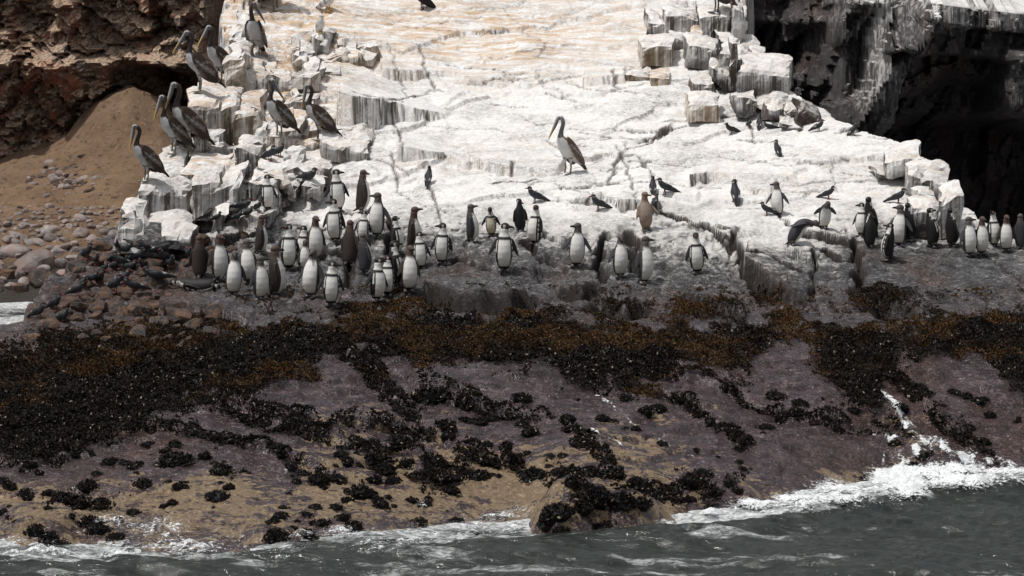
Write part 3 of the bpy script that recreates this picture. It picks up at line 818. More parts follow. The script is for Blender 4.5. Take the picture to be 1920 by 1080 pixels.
# ------------------------------------------------------------------ beach, stones and boulders
M_STONE = plain_rock('beach_stone', (0.12, 0.105, 0.098), (0.31, 0.275, 0.26), (0.22, 0.155, 0.135), 2.2, .9, .5)
M_BOULDER = plain_rock('wet_boulder', (0.014, 0.011, 0.010), (0.066, 0.050, 0.043), (0.12, 0.060, 0.030), 3.0, .6, .9, (0.26, 0.23, 0.20))
M_CLIFF = None

def sand_mat():
    n = NT('beach_sand')
    p = n.pos()
    a = n.noise(p, 1.3, 5, .6); b = n.noise(p, 30, 4, .7)
    c = n.mix(n.step(a, .3, .7), (0.19, 0.112, 0.062), (0.29, 0.185, 0.108))
    c = n.mix(n.step(b, .56, .70), c, (0.33, 0.23, 0.15))
    c = n.mix(n.step(n.noise(p, 7, 5, .7), .52, .66), c, (0.10, 0.055, 0.03))
    gv = n.voro(p, 11, 'F1', 'Distance'); gc = n.voro(p, 11, 'F1', 'Color')
    c = n.mix(n.math('MULTIPLY', n.step(gv, .34, .22), n.step(gc, .55, .75)), c, (0.30, 0.22, 0.16))
    c = n.mix(n.step(n.attr('damp'), .2, .8), c, (0.05, 0.04, 0.033))
    n.set(Base_Color=c, Roughness=.95, Normal=n.bump(n.math('ADD', n.math('ADD', b, a), n.noise(p, 7, 5, .7)), .9, .10))
    return n.m
bx_, by_ = np.arange(-22, -2.4, .09), np.arange(45.5, 66, .09)
BXX, BYY = np.meshgrid(bx_, by_)
BPX = 960 + F * BXX / BYY
talus = np.interp(BPX, [-600, -200, 0, 120, 180, 245, 300, 340, 430, 700], [1.6, 1.7, 2.0, 2.55, 3.15, 3.55, 3.4, 2.9, 2.3, 2.0])
BZ = np.interp(BYY, [45, 52.6, 53.6, 56], [-1.4, -.05, .4, 1.32])
BZ = np.where(BYY > 56, 1.32 + (talus - 1.32) * np.clip((BYY - 56) / 4.6, 0, 1) ** 1.05, BZ) + (.05 + .21 * smooth(54, 57, BYY)) * fbm(BXX * .7, BYY * .7, octv=5, seed=301, gain=.55) + .06 * fbm(BXX * 3, BYY * 3, octv=4, seed=302)
bi = np.arange(BXX.size).reshape(BXX.shape)
me = make_mesh('beach', np.stack([BXX, BYY, BZ], -1).reshape(-1, 3), np.stack([bi[:-1, :-1], bi[:-1, 1:], bi[1:, 1:], bi[1:, :-1]], -1).reshape(-1, 4))
float_attr(me, 'damp', 1 - smooth(53.2, 55, BYY))
beach = tag(link('beach', me, sand_mat()), kind='structure')
def beach_z(x, y):
    i = np.clip((x - bx_[0]) / .09, 0, len(bx_) - 2); j = np.clip((y - by_[0]) / .09, 0, len(by_) - 2)
    return BZ[int(j), int(i)]
def beach_hit(px, py):
    d = ray(px, py)
    for yy in np.arange(46, 65, .05):
        p = np.array([0, 0, CAM_Z]) + d * (yy / d[1])
        if p[2] < beach_z(p[0], p[1]):
            return p
    return p

import bmesh
def ico(sub):
    bm = bmesh.new(); bmesh.ops.create_icosphere(bm, subdivisions=sub, radius=1)
    v = np.array([x.co[:] for x in bm.verts]); f = np.array([[x.index for x in q.verts] for q in bm.faces]); bm.free()
    return v, f
IV, IF = ico(3)
IV2, IF2 = ico(2)
def stone_mesh(name, seed, angular, mat, flat=(1, .8, .62)):
    v = IV.copy()
    r = np.random.default_rng(seed)
    # planar chips make an angular stone
    for k in range(int(9 + 8 * angular)):
        nrm = r.normal(size=3); nrm /= np.linalg.norm(nrm)
        d = v @ nrm
        lim = r.uniform(.62, .86) if angular else r.uniform(.74, .92)
        over = np.maximum(d - lim, 0)
        v -= over[:, None] * nrm * (.96 if angular else .75)
    n = fbm(v[:, 0] * 1.7 + seed, v[:, 1] * 1.7, v[:, 2] * 1.7, 4, seed)
    v *= (1 + .10 * n)[:, None]
    v *= np.array(flat)
    m = make_mesh(name, v, IF, not angular)
    m.materials.append(mat)
    return m
COB = [stone_mesh('stone', 400 + k, k % 3 != 0, M_STONE, (1, .85, .6 + .05 * (k % 4))) for k in range(10)]
BLD = [stone_mesh('boulder', 430 + k, True, M_BOULDER, (1, .85, .7)) for k in range(10)]
def put(name, me, p, size, parent, rr, tilt=.4, rotz=None):
    o = bpy.data.objects.new(name, me); COL.objects.link(o); o.parent = parent
    o.location = p
    o.rotation_euler = (rr.uniform(-tilt, tilt), rr.uniform(-tilt, tilt), rr.uniform(0, 6.28) if rotz is None else rotz)
    s = size
    o.scale = (s * rr.uniform(.85, 1.2), s * rr.uniform(.85, 1.2), s * rr.uniform(.8, 1.15))
    return o
rr = random.Random(11)
for (px, py, w) in [(60, 500, 95), (110, 480, 62), (30, 478, 60), (14, 520, 60), (80, 530, 80), (150, 520, 60), (35, 545, 50), (120, 548, 60), (175, 540, 50), (60, 460, 40), (150, 446, 44), (90, 440, 48), (200, 470, 60), (215, 445, 40), (30, 450, 40), (-30, 500, 80), (-20, 550, 60), (165, 500, 50), (190, 505, 40), (45, 428, 34), (150, 415, 36), (100, 455, 40), (170, 455, 40)]:
    p = beach_hit(px, py)
    put('stone' if py < 520 else 'boulder', (COB if py < 520 else BLD)[rr.randrange(10)], p + np.array([0, .1, .02]), w * p[1] / F / 2, beach, rr, .2)
taken = []
for k in range(3000):
    px, py = rr.uniform(-60, 275), rr.uniform(388, 545)
    w = (11 + (py - 388) * .16) * rr.uniform(.7, 1.5)
    if any((px - a) ** 2 + ((py - b) * 1.6) ** 2 < ((w + c) * .36) ** 2 for a, b, c in taken): continue
    taken.append((px, py, w))
    if len(taken) > 215: break
    p = beach_hit(px, py)
    put('stone', COB[rr.randrange(10)], p + np.array([0, 0, .1 * w * p[1] / F]), w * p[1] / F / 2, beach, rr)
for k in range(230):
    px, py = (rr.gauss(125, 32), rr.gauss(335, 17)) if k < 95 else (rr.uniform(0, 330), rr.uniform(230, 395))
    p = beach_hit(px, py)
    put('stone', (COB if k % 2 else BLD)[rr.randrange(10)], p, (rr.uniform(8, 26) if k < 95 else rr.uniform(3, 8)) * p[1] / F / 2, beach, rr)
# rubble under the terns at the left end of the outcrop
taken = []
for k in range(4000):
    px, py = rr.uniform(55, 470), rr.uniform(445, 640)
    if px < np.interp(py, [430, 440, 465, 500, 560, 600, 640], [240, 215, 185, 148, 112, 66, 58]): continue
    if px > 300 and py < 600 and py > 500: continue
    if px > 400 and py > 470: continue
    w = rr.uniform(22, 62)
    if any((px - a) ** 2 + ((py - b) * 1.5) ** 2 < ((w + c) * .33) ** 2 for a, b, c in taken): continue
    taken.append((px, py, w))
    if len(taken) > 120: break
    p = grid_hit(px, py)
    if p[1] > 45 or p[2] < .1: continue
    put('boulder', BLD[rr.randrange(10)], p + np.array([0, 0, .0]), w * p[1] / F / 2, outcrop, rr, .5)
for (px, py, w) in [(160, 490, 44), (118, 600, 50), (235, 545, 60), (330, 600, 80), (405, 590, 60), (200, 560, 50), (140, 565, 40), (280, 510, 60), (90, 615, 50), (255, 490, 60), (295, 535, 60), (225, 590, 60)]:
    p = grid_hit(px, py)
    put('boulder', BLD[rr.randrange(10)], p, w * p[1] / F / 2, outcrop, rr, .4)

# ------------------------------------------------------------------ cliffs
def wall_grid(xs, zs, yfun):
    XX, ZZ = np.meshgrid(xs, zs)
    YY = yfun(XX, ZZ)
    return XX, YY, ZZ
def cliff_mat():
    n = NT('rusty_cliff')
    p = n.pos()
    a = n.noise(p, .9, 6, .65); b = n.noise(p, 5, 6, .7); c = n.noise(p, 18, 4, .7)
    col = n.mix(n.step(b, .32, .66), (0.035, 0.024, 0.019), (0.27, 0.18, 0.125))
    col = n.mix(n.math('MULTIPLY', n.step(n.noise(n.pos((1, 1, .5)), 1.5, 5, .7), .49, .60), .75), col, (0.30, 0.10, 0.06))
    col = n.mix(n.math('MULTIPLY', n.step(n.noise(n.pos((1, 1, .8), (0, .4, 0)), 1.2, 5, .7), .55, .66), .7), col, (0.17, 0.165, 0.155))
    lay = n.noise(n.pos((.25, .25, 3.2)), 1.6, 4, .6)
    col = n.mix(n.math('MULTIPLY', n.step(lay, .55, .66), .75), col, (0.016, 0.011, 0.009))
    nz = n.normal_z()
    lit_tops = n.math('MULTIPLY', n.step(nz, .1, .55), n.step(c, .38, .58))  # sandy tan on upward faces, painting their sunlit tops into the colour
    col = n.mix(lit_tops, col, (0.55, 0.40, 0.28))
    n.set(Base_Color=col, Roughness=.92, Normal=n.bump(n.math('ADD', b, n.math('MULTIPLY', c, .5)), .9, .12))
    return n.m
M_CLIFF = cliff_mat()
def left_y(x, z):
    px = 960 + F * x / 61.5
    pyr = 540 - F * ((z - CAM_Z) / 61.5) * 1 - 590 + 0 * x
    pyr = -50 + F * (CAM_Z - z) / 61.5
    wx_ = x + .7 * fbm(x * .9, z * .9, octv=4, seed=311); wz_ = z + .5 * fbm(x * .8, z * .9, octv=4, seed=312)
    cx, cy, a, b, ox, oy = voronoi(wx_ / .62, wz_ / .55, 313)
    h = _hash(cx, cy, 0 * x, 314) - .5; t = _hash(cx, cy, 0 * x, 315); t2 = _hash(cx, cy, 0 * x, 316) - .5
    cx2, cy2, a2, b2, ox2, oy2 = voronoi(wx_ / .26, wz_ / .24, 317)
    h2 = _hash(cx2, cy2, 0 * x, 318) - .5; t3 = _hash(cx2, cy2, 0 * x, 319)
    y = 61.6 + .55 * (8 - z) * -.12 + .9 * h + .45 * t * oy * 1.2 + .4 * t2 * ox + .32 * h2 + .26 * t3 * oy2
    lay = np.floor(wz_ / .62 + .15 * x)
    y += .3 * (_hash(lay, 0 * x, 0 * x, 321) - .5)
    y += .7 * fbm(x * .5, z * .5, octv=3, seed=322) + .12 * fbm(x * 5, z * 5, octv=3, seed=323)
    y -= .55 * (1 - smooth(.0, .10, b - a)) * -1 * .4
    y -= .25 * np.exp(-((pyr - 118 - .02 * (px - 200)) / 16) ** 2) * 2.4          # ledge
    cave = smooth(205, 300, px) * smooth(118, 150, pyr + .22 * (330 - px))
    slit = smooth(385, 425, px + 12 * vnoise(x * 2, z * 2, None, 325))
    y += 3.2 * cave + 3.0 * slit
    return y
xs, zs = np.arange(-22, -1.5, .062), np.arange(-.6, 10.5, .055)
XX, YY, ZZ = wall_grid(xs, zs, left_y)
wi = np.arange(XX.size).reshape(XX.shape)
me = make_mesh('cliff_face', np.stack([XX, YY, ZZ], -1).reshape(-1, 3), np.stack([wi[:-1, :-1], wi[:-1, 1:], wi[1:, 1:], wi[1:, :-1]], -1).reshape(-1, 4), False)
cl = tag(link('cliff_face', me, M_CLIFF), kind='structure')

def right_y(x, z):
    px = 960 + F * x / 53.0
    py = -50 + F * (CAM_Z - z) / 53.0
    wx_ = x + .25 * fbm(x * 1.1, z * .8, octv=3, seed=331); wz_ = z + .15 * fbm(x, z, octv=3, seed=332)
    cx, cy, a, b, ox, oy = voronoi((wx_ - .25 * wz_) / .42, wz_ / 1.5, 333)
    h = _hash(cx, cy, 0 * x, 334) - .5
    cx2, cy2, a2, b2, ox2, oy2 = voronoi((wx_ - .25 * wz_) / .17, wz_ / .6, 337)
    h2 = _hash(cx2, cy2, 0 * x, 338) - .5
    y = 53.6 + .75 * h + .3 * h2 + .8 * ox * h + .05 * fbm(x * 5, z * 3, octv=3, seed=339) + .5 * fbm(x * .6, z * .6, octv=2, seed=340)
    # leaning buttress
    lft = 1562 - 4 * np.clip((py - 0) / 100, 0, 3) + 10 * vnoise(x * 3, z * 2, None, 341); rgt = 1722 - .38 * np.clip(py - 60, 0, 400) + 10 * vnoise(x * 3, z * 2, None, 342)
    but = smooth(-10, 12, px - lft) * smooth(-6, 10, rgt - px)
    y -= 1.3 * but + .55 * but * smooth(1630, 1680, px + .3 * py)
    # overhanging slab with courses along its top
    under = 96 + (px - 1700) * .075
    ov = smooth(1668, 1720, px + .5 * py) * (1 - smooth(under - 4, under + 4, py + 5 * vnoise(x * 4, 0 * x, None, 343)))
    y -= 1.1 * ov
    crs = 34 + (px - 1700) * .14
    y -= .35 * ov * (1 - smooth(crs - 2, crs + 2, py))
    # white ledge at the frame's right edge
    led = smooth(1868, 1885, px + .12 * (py - 100)) * smooth(-6, 6, py - 92) * (1 - smooth(205, 260, py + .4 * (1920 - px)))
    y -= 1.4 * led
    # cave
    cave = smooth(0, 30, px - rgt) * smooth(-5, 35, py - under - 30 - 40 * (1 - smooth(1690, 1800, px))) * (1 - led)
    y += 1.3 * cave + 1.8 * smooth(215, 270, py) * (1 - but * .5)
    # black recess between the stair of blocks and the buttress
    rec = (1 - smooth(1500, 1560, px)) 
    y += 1.2 * rec
    # ledges in the recess
    for lx, ly, r in [(1480, 150, 40), (1510, 185, 36), (1450, 40, 30), (1525, 40, 26), (1600, 5, 40)]:
        y -= .7 * np.exp(-((px - lx) / r) ** 2 - ((py - ly) / 16) ** 2)
    return y
xs = np.arange(3.0, 17, .05)
top = np.interp(960 + F * xs / 52, [1300, 1690, 1705, 1920, 2100, 2700], [7.2, 5.95, 5.5, 5.26, 5.1, 4.9])
tt = np.linspace(0, 1, 170)
XX = np.repeat(xs[None], 170, 0); ZZ = -1.0 + (top[None] + 1.0) * tt[:, None]
YY = right_y(XX, ZZ)
ymin = YY[-1]
ext = 24
XX = np.vstack([XX, np.repeat(xs[None], ext, 0)])
back = (np.arange(1, ext + 1) / ext * 9)[:, None]
YE = ymin[None] + back
ZE = top[None] + .25 * back + .05 * fbm(XX[-ext:] * 1.5, YE * 1.5, octv=3, seed=345) * np.minimum(back, 1)
YY = np.vstack([YY, YE]); ZZ = np.vstack([ZZ, ZE])
wi = np.arange(XX.size).reshape(XX.shape)
me = make_mesh('cliff_cove', np.stack([XX, YY, ZZ], -1).reshape(-1, 3), np.stack([wi[:-1, :-1], wi[:-1, 1:], wi[1:, 1:], wi[1:, :-1]], -1).reshape(-1, 4), False)
cpx = 960 + F * XX / 53.; cpy = -50 + F * (CAM_Z - ZZ) / 53.
nn = fbm(XX * 2.2, ZZ * 1.4, octv=4, seed=346)
gu = .60 * np.exp(-((cpx - 1635) / 75) ** 2) * (1 - smooth(160, 290, cpy)) + .58 * smooth(1690, 1710, cpx) * (1 - smooth(40, 60 + (cpx - 1700) * .1, cpy)) + .5 * smooth(1868, 1885, cpx) * smooth(88, 96, cpy) * (1 - smooth(180, 240, cpy)) + .30 * np.exp(-((cpx - 1490) / 60) ** 2 - ((cpy - 165) / 40) ** 2) + .22 * np.exp(-((cpx - 1500) / 80) ** 2 - ((cpy - 50) / 60) ** 2)
gu = np.clip(gu + .25 * nn * (gu > .03), 0, .9)
gu[-ext:] = 1.0
float_attr(me, 'cliff', 1 + 0 * gu); float_attr(me, 'guano', gu); float_attr(me, 'tan', 0 * gu); float_attr(me, 'wet', 0 * gu); float_attr(me, 'grey', .7 + 0 * gu); float_attr(me, 'rust', np.clip(.15 + nn, 0, .5)); float_attr(me, 'darkened', np.where(gu < .06, .5, .1)); float_attr(me, 'stain', .1 + 0 * gu); float_attr(me, 'facetan', 0 * gu)  # guano-free cliff is pulled towards the near-black tone, streaked parts less
tag(link('cliff_cove', me, M_ROCK), kind='structure')

# ------------------------------------------------------------------ the sea
def sea_mat():
    n = NT('sea_water')
    p = n.pos()
    fo = n.attr('foam')
    a = n.noise(n.pos((.75, 1.6, 1), (0, 0, .12)), 2.2, 6, .66, .8)
    b = n.noise(n.pos((.9, 1.5, 1)), 14, 5, .7, .4)
    m = n.math('ADD', n.math('MULTIPLY', a, .7), n.math('MULTIPLY', b, .3))
    mask = n.step(n.math('ADD', m, n.math('SUBTRACT', fo, .75)), .14, .46)
    deep = n.mix(n.step(a, .3, .7), (0.007, 0.0095, 0.007), (0.020, 0.0245, 0.018))
    c = n.mix(mask, deep, n.mix(n.step(b, .35, .65), (0.16, 0.175, 0.17), (0.62, 0.63, 0.63)))
    n.set(Base_Color=c, Roughness=n.mix(mask, (.12,) * 3, (.7,) * 3))
    h = n.math('ADD', n.noise(n.pos((.8, 1.8, 1), (0, 0, .2)), 7, 5, .6, .5), n.math('MULTIPLY', n.noise(n.pos((.8, 1.6, 1)), 30, 3, .6), .25))
    n.set(Normal=n.bump(n.math('ADD', h, n.math('MULTIPLY', mask, .5)), .55, .06))
    return n.m
def axis(*seg):
    return np.concatenate([np.arange(a, b, s) for a, b, s in seg])
sxx = axis((-120, -20, 5), (-20, -8, .3), (-8, 8, .036), (8, 20, .3), (20, 125, 5))
syy = axis((-20, 26, 2), (26, 28, .2), (28, 35.4, .028), (35.4, 44, .4), (44, 56, .1), (56, 130, 3))
SX, SY = np.meshgrid(sxx, syy)
SPX = 960 + F * SX / np.maximum(SY, 5)
lip_pts = np.array([atz(px, py, .05)[:2] for px, py in [(-400, 1075), (0, 1060), (400, 1050), (700, 1034), (1000, 1010), (1200, 1000), (1400, 978), (1500, 962), (1640, 934), (1750, 920), (1920, 900), (2300, 880)]])
LIP = np.interp(SX, lip_pts[:, 0], lip_pts[:, 1])
wob = .12 * fbm(SX * 1.1, SY * .4, octv=3, seed=351)
dl = SY - LIP + wob
WAVE = .10 * np.exp(-((dl + .25) / .5) ** 2) * smooth(-8, -5, SX) - .03 * smooth(0, 1.0, dl)
near = np.exp(-np.maximum(SY - 60, 0) / 30)
SZ = WAVE + near * (.075 * fbm(SX * .55, SY * 1.0, octv=3, seed=352) + .045 * (1 - np.abs(fbm(SX * 1.1 + .2 * SY, SY * 2.2, octv=4, seed=353)) * 2.4) + .022 * fbm(SX * 4, SY * 7, octv=3, seed=354))
tz = grid_z(SX, SY)
inx = (SX > gx[0]) & (SX < gx[-1]) & (SY < 57)
dep = np.where(inx, SZ - tz, 2)
FOAM = np.zeros_like(SX)
FOAM = np.maximum(FOAM, .62 * (1 - smooth(.05, .35, dep + .1 * fbm(SX * 2, SY * 2, octv=2, seed=355))))
lip2 = np.array([atz(px, py, .03)[:2] for px, py in [(-400, 1060), (0, 1050), (500, 1040), (900, 1015), (1100, 1012), (1300, 1000), (1400, 990), (1500, 968), (1640, 944), (1750, 930), (1920, 908), (2300, 890)]])
L2 = np.interp(SX, lip2[:, 0], lip2[:, 1])
band = smooth(-.12, .15, SY - L2 + .14 * fbm(SX * 1.2, SY * 1.2, octv=3, seed=356)) * (SY < 40)
FOAM = np.maximum(FOAM, band * np.interp(SPX, [0, 600, 900, 1100, 1300, 1400, 1920], [.48, .42, .48, .54, .70, 1.2, 1.25]))
strk = fbm(SX * .8 + .3 * SY, SY * 2.0, octv=4, seed=357)
FOAM = np.maximum(FOAM, (.20 + .28 * smooth(.05, .5, strk) + .16 * smooth(-1.0, 0, SY - L2)) * (SY < 40))
FOAM = np.where(SY > 40, .66 + .25 * fbm(SX * .6, SY * 1.6, octv=3, seed=358) + .25 * np.exp(-((SY - 52.5) / .5) ** 2), FOAM)
wi = np.arange(SX.size).reshape(SX.shape)
me = make_mesh('sea', np.stack([SX, SY, SZ], -1).reshape(-1, 3), np.stack([wi[:-1, :-1], wi[:-1, 1:], wi[1:, 1:], wi[1:, :-1]], -1).reshape(-1, 4))
float_attr(me, 'foam', FOAM)
tag(link('sea', me, sea_mat()), kind='structure')

def foam_mat():
    n = NT('foam')
    b = n.noise(n.pos((1, 1.4, 1)), 16, 5, .7, .5)
    c = n.noise(n.pos(), 45, 4, .7)
    k = n.math('ADD', n.math('MULTIPLY', b, .65), n.math('MULTIPLY', c, .35))
    n.set(Base_Color=n.mix(n.step(c, .3, .7), (0.5, 0.52, 0.53), (0.86, 0.87, 0.87)), Roughness=.55)
    n.set(Alpha=n.step(n.math('ADD', n.math('MULTIPLY', n.math('SUBTRACT', k, .5), 3.2), n.attr('thick')), .42, .85))
    n.set(Normal=n.bump(k, .6, .05))
    return n.m
M_FOAM = foam_mat()
def sea_level(x, y):
    i = np.clip(np.searchsorted(sxx, x) - 1, 0, len(sxx) - 1); j = np.clip(np.searchsorted(syy, y) - 1, 0, len(syy) - 1)
    return SZ[j, i]
def foam_sheet(name, label, thick_fn, bounds, lift=.02, bulge=.1, step=.026):
    x0, x1, y0, y1 = bounds
    fx, fy = np.meshgrid(np.arange(x0, x1, step), np.arange(y0, y1, step))
    base = np.maximum(grid_z(fx, fy), sea_level(fx, fy))
    px, py = project(fx, fy, base)
    th = thick_fn(fx, fy, px, py)
    z = base + lift + bulge * np.clip(th, 0, 1) * (.55 + .6 * fbm(fx * 3.2, fy * 3.2, octv=4, seed=361) + .35 * fbm(fx * 11, fy * 11, octv=2, seed=362))
    q = np.arange(fx.size).reshape(fx.shape)
    quad = np.stack([q[:-1, :-1], q[:-1, 1:], q[1:, 1:], q[1:, :-1]], -1)
    k = th > .12
    keep = (k[:-1, :-1] & k[1:, :-1] & k[:-1, 1:] & k[1:, 1:])
    f = quad[keep]
    u_ = np.unique(f); mp = np.full(fx.size, -1); mp[u_] = np.arange(len(u_))
    m = make_mesh(name, np.stack([fx, fy, z], -1).reshape(-1, 3)[u_], mp[f])
    float_attr(m, 'thick', th.ravel()[u_])
    return tag(link(name, m, M_FOAM), label, 'foam', kind='stuff')
def blobs(lst):
    def fn(x, y, px, py):
        t = np.zeros_like(x)
        for cx, cy, rx, ry, a in lst:
            t = np.maximum(t, a * np.exp(-((px - cx) / rx) ** 2 - ((py - cy) / ry) ** 2))
        return t * (.75 + .9 * fbm(x * 2.2, y * 2.2, octv=4, seed=363))
    return fn
foam_sheet('surf_foam', 'grey white surf splashing up the tan speckled rock at the lower edge', blobs([(40, 1030, 90, 40, .62), (150, 1010, 60, 25, .55), (310, 1005, 55, 40, .75), (360, 1040, 70, 25, .55), (470, 1025, 40, 22, .5), (200, 985, 60, 18, .5), (420, 1000, 40, 18, .5), (80, 1055, 120, 20, .7), (380, 1055, 140, 18, .65), (850, 1020, 60, 14, .6), (960, 1000, 40, 16, .6), (560, 1020, 50, 16, .5), (250, 1045, 120, 25, .6), (690, 1030, 60, 22, .6), (780, 1010, 60, 28, .6), (640, 1010, 40, 18, .5), (790, 955, 26, 14, .55), (940, 975, 60, 16, .5), (900, 1000, 50, 18, .5), (1000, 915, 22, 18, .5)]), (-6.6, 1.2, 28.8, 34), .03, .17)
foam_sheet('wash_foam', 'thin milky wash sliding over the lower edge of the rock', blobs([(120, 1020, 230, 40, .42), (420, 1025, 200, 30, .42), (700, 1000, 130, 30, .42), (880, 985, 110, 24, .45), (250, 980, 90, 22, .35), (980, 960, 60, 22, .42), (1700, 850, 120, 24, .36), (1830, 850, 70, 24, .34)]), (-6.6, 7.4, 28.8, 36), .012, .02)
foam_sheet('breaking_foam', 'bright white foam heaped along the rock where the wave breaks', blobs([(1420, 952, 70, 18, 1.1), (1500, 942, 80, 20, 1.15), (1600, 926, 90, 26, 1.3), (1690, 908, 90, 30, 1.35), (1780, 898, 100, 24, 1.3), (1890, 892, 100, 20, 1.2), (1330, 965, 50, 12, .8), (1250, 985, 60, 12, .7), (1180, 1000, 40, 10, .55)]), (1.0, 8.4, 30.3, 36), .02, .09)
def stream(pts):
    q = np.array([np.append(grid_hit(p[0], p[1])[:2], p[2]) for p in pts])
    def fn(x, y, px, py):
        t = np.zeros_like(x)
        wobx = x + .05 * fbm(x * 5, y * 5, octv=3, seed=365); woby = y + .05 * fbm(x * 5, y * 5, octv=3, seed=366)
        for a, b in zip(q[:-1], q[1:]):
            vx, vy = b[0] - a[0], b[1] - a[1]
            s = np.clip(((wobx - a[0]) * vx + (woby - a[1]) * vy) / (vx * vx + vy * vy + 1e-9), 0, 1)
            d = np.hypot(wobx - a[0] - s * vx, woby - a[1] - s * vy)
            w = a[2] + (b[2] - a[2]) * s
            t = np.maximum(t, .95 * np.exp(-(d / w) ** 2))
        return t * (.62 + 1.1 * fbm(x * 9, y * 5, octv=4, seed=367))
    return fn
def multi(*fs):
    return lambda x, y, px, py: np.maximum.reduce([f(x, y, px, py) for f in fs])
casc = multi(stream([(1640, 738, .05), (1668, 750, .06), (1685, 775, .09), (1712, 812, .10), (1735, 830, .13), (1790, 850, .16), (1830, 860, .14), (1880, 870, .12), (1920, 885, .1)]),
             stream([(1625, 812, .03), (1650, 826, .05), (1690, 822, .05), (1740, 832, .08)]), stream([(1700, 870, .05), (1680, 850, .05), (1720, 850, .05), (1700, 880, .07)]), stream([(1655, 850, .02), (1658, 880, .03)]), stream([(1790, 850, .08), (1830, 880, .1)]))
foam_sheet('cascade_foam', 'white water running down the gully between black mussel clumps', casc, (3.6, 7.3, 33.0, 36.8), .02, .05, .022)
riv = multi(stream([(1110, 738, .035), (1125, 745, .05), (1150, 770, .02), (1180, 795, .022), (1220, 818, .02), (1260, 838, .03), (1290, 852, .018)]), stream([(1105, 806, .035), (1130, 815, .02), (1160, 835, .022), (1190, 856, .016)]), stream([(1280, 845, .016), (1320, 868, .014), (1360, 890, .012)]), stream([(1475, 822, .01), (1505, 845, .01)]))
riv0 = riv
riv = lambda x, y, px, py: .8 * riv0(x, y, px, py)
foam_sheet('rivulet_foam', 'thin white rivulets trickling down the purple rock slab', riv, (0.6, 3.6, 32.0, 36.6), .012, .015, .016)

# ------------------------------------------------------------------ mussels and weed
def normals_at(x, y):
    e = .05
    nx_ = -(grid_z(x + e, y) - grid_z(x - e, y)) / (2 * e); ny_ = -(grid_z(x, y + e) - grid_z(x, y - e)) / (2 * e)
    n = np.stack([nx_, ny_, np.ones_like(nx_)], 1)
    return n / np.linalg.norm(n, axis=1)[:, None]
MV = np.array([(0, 0, -.5), (.20, 0, 0), (0, .34, .05), (-.20, 0, 0), (0, -.34, .05), (0, .06, .62)])       # a small mussel shell, point down
MF = np.array([(0, 2, 1), (0, 3, 2), (0, 4, 3), (0, 1, 4), (5, 1, 2), (5, 2, 3), (5, 3, 4), (5, 4, 1)])
def scatter(pos, nrm, size, rng, tv=MV, tf=MF, spread=.8, sink=.1):
    n = len(pos)
    up = nrm + rng.normal(size=(n, 3)) * spread
    up /= np.linalg.norm(up, axis=1)[:, None]
    ax = np.cross(up, rng.normal(size=(n, 3))); ax /= np.linalg.norm(ax, axis=1)[:, None]
    ay = np.cross(up, ax)
    v = (tv[None, :, 0:1] * ax[:, None] + tv[None, :, 1:2] * ay[:, None] + tv[None, :, 2:3] * up[:, None]) * size[:, None, None]
    v += (pos + nrm * (size * (.25 - sink))[:, None])[:, None]
    f = tf[None] + (np.arange(n) * len(tv))[:, None, None]
    return v.reshape(-1, 3), f.reshape(-1, tf.shape[1])
BLADE_V, BLADE_F = [], []
for k in range(5):
    a = k * 2 * math.pi / 5 + .3
    c, s = math.cos(a), math.sin(a)
    b = len(BLADE_V)
    BLADE_V += [(-.10 * s, .10 * c, -.1), (.10 * s, -.10 * c, -.1), (.55 * c - .12 * s, .55 * s + .12 * c, .55), (.95 * c, .95 * s, .38 - .25 * (k % 2))]
    BLADE_F += [(b, b + 1, b + 2), (b + 1, b + 3, b + 2)]
BLADE_V, BLADE_F = np.array(BLADE_V), np.array(BLADE_F)

M_MUSSEL = attr_material('mussel_shell', 'shell', .55, .5, 25, .10)
M_WEED = attr_material('brown_weed', 'weed', .6, .5, 20, .3)
T_ = [(-200, 655), (0, 655), (60, 640), (150, 632), (300, 640), (400, 622), (480, 616), (600, 600), (660, 592), (720, 584), (800, 592), (860, 584), (960, 592), (1060, 606), (1200, 617), (1300, 620), (1430, 612), (1500, 612), (1600, 608), (1640, 602), (1760, 592), (1920, 610), (2100, 610)]
B_ = [(-200, 860), (0, 860), (120, 858), (260, 806), (330, 772), (450, 745), (600, 694), (640, 664), (700, 670), (790, 704), (870, 672), (950, 692), (1030, 702), (1100, 722), (1200, 702), (1280, 678), (1400, 694), (1440, 655), (1500, 648), (1570, 735), (1640, 775), (1690, 650), (1760, 660), (1850, 690), (1920, 745), (2100, 760)]
cand = np.stack([RNG.uniform(-7.6, 8.2, 720000), RNG.uniform(30.5, 39.6, 720000)], 1)
cz = grid_z(cand[:, 0], cand[:, 1])
cpx, cpy = project(cand[:, 0], cand[:, 1], cz)
tl = row(T_, cpx); bl = row(B_, cpx)
na = fbm(cand[:, 0] * 1.5, cand[:, 1] * 1.5, octv=4, seed=371); nb = fbm(cand[:, 0] * 4, cand[:, 1] * 4, octv=3, seed=372)
inb = smooth(-4, 18, cpy - tl + 30 * nb) * (1 - smooth(-30, 15, cpy - bl + 50 * na + 30 * nb))
for (cx, cy, rx, ry) in [(700, 690, 75, 26), (885, 686, 34, 11), (1490, 690, 62, 40), (640, 660, 30, 14), (370, 745, 60, 16), (1005, 690, 40, 12), (1655, 628, 16, 16), (1350, 700, 60, 14), (1140, 655, 20, 6), (770, 745, 50, 22)]:
    inb *= 1 - 1.1 * np.exp(-((cpx - cx) / rx) ** 2 - ((cpy - cy) / ry) ** 2)
line = np.zeros(len(cand))
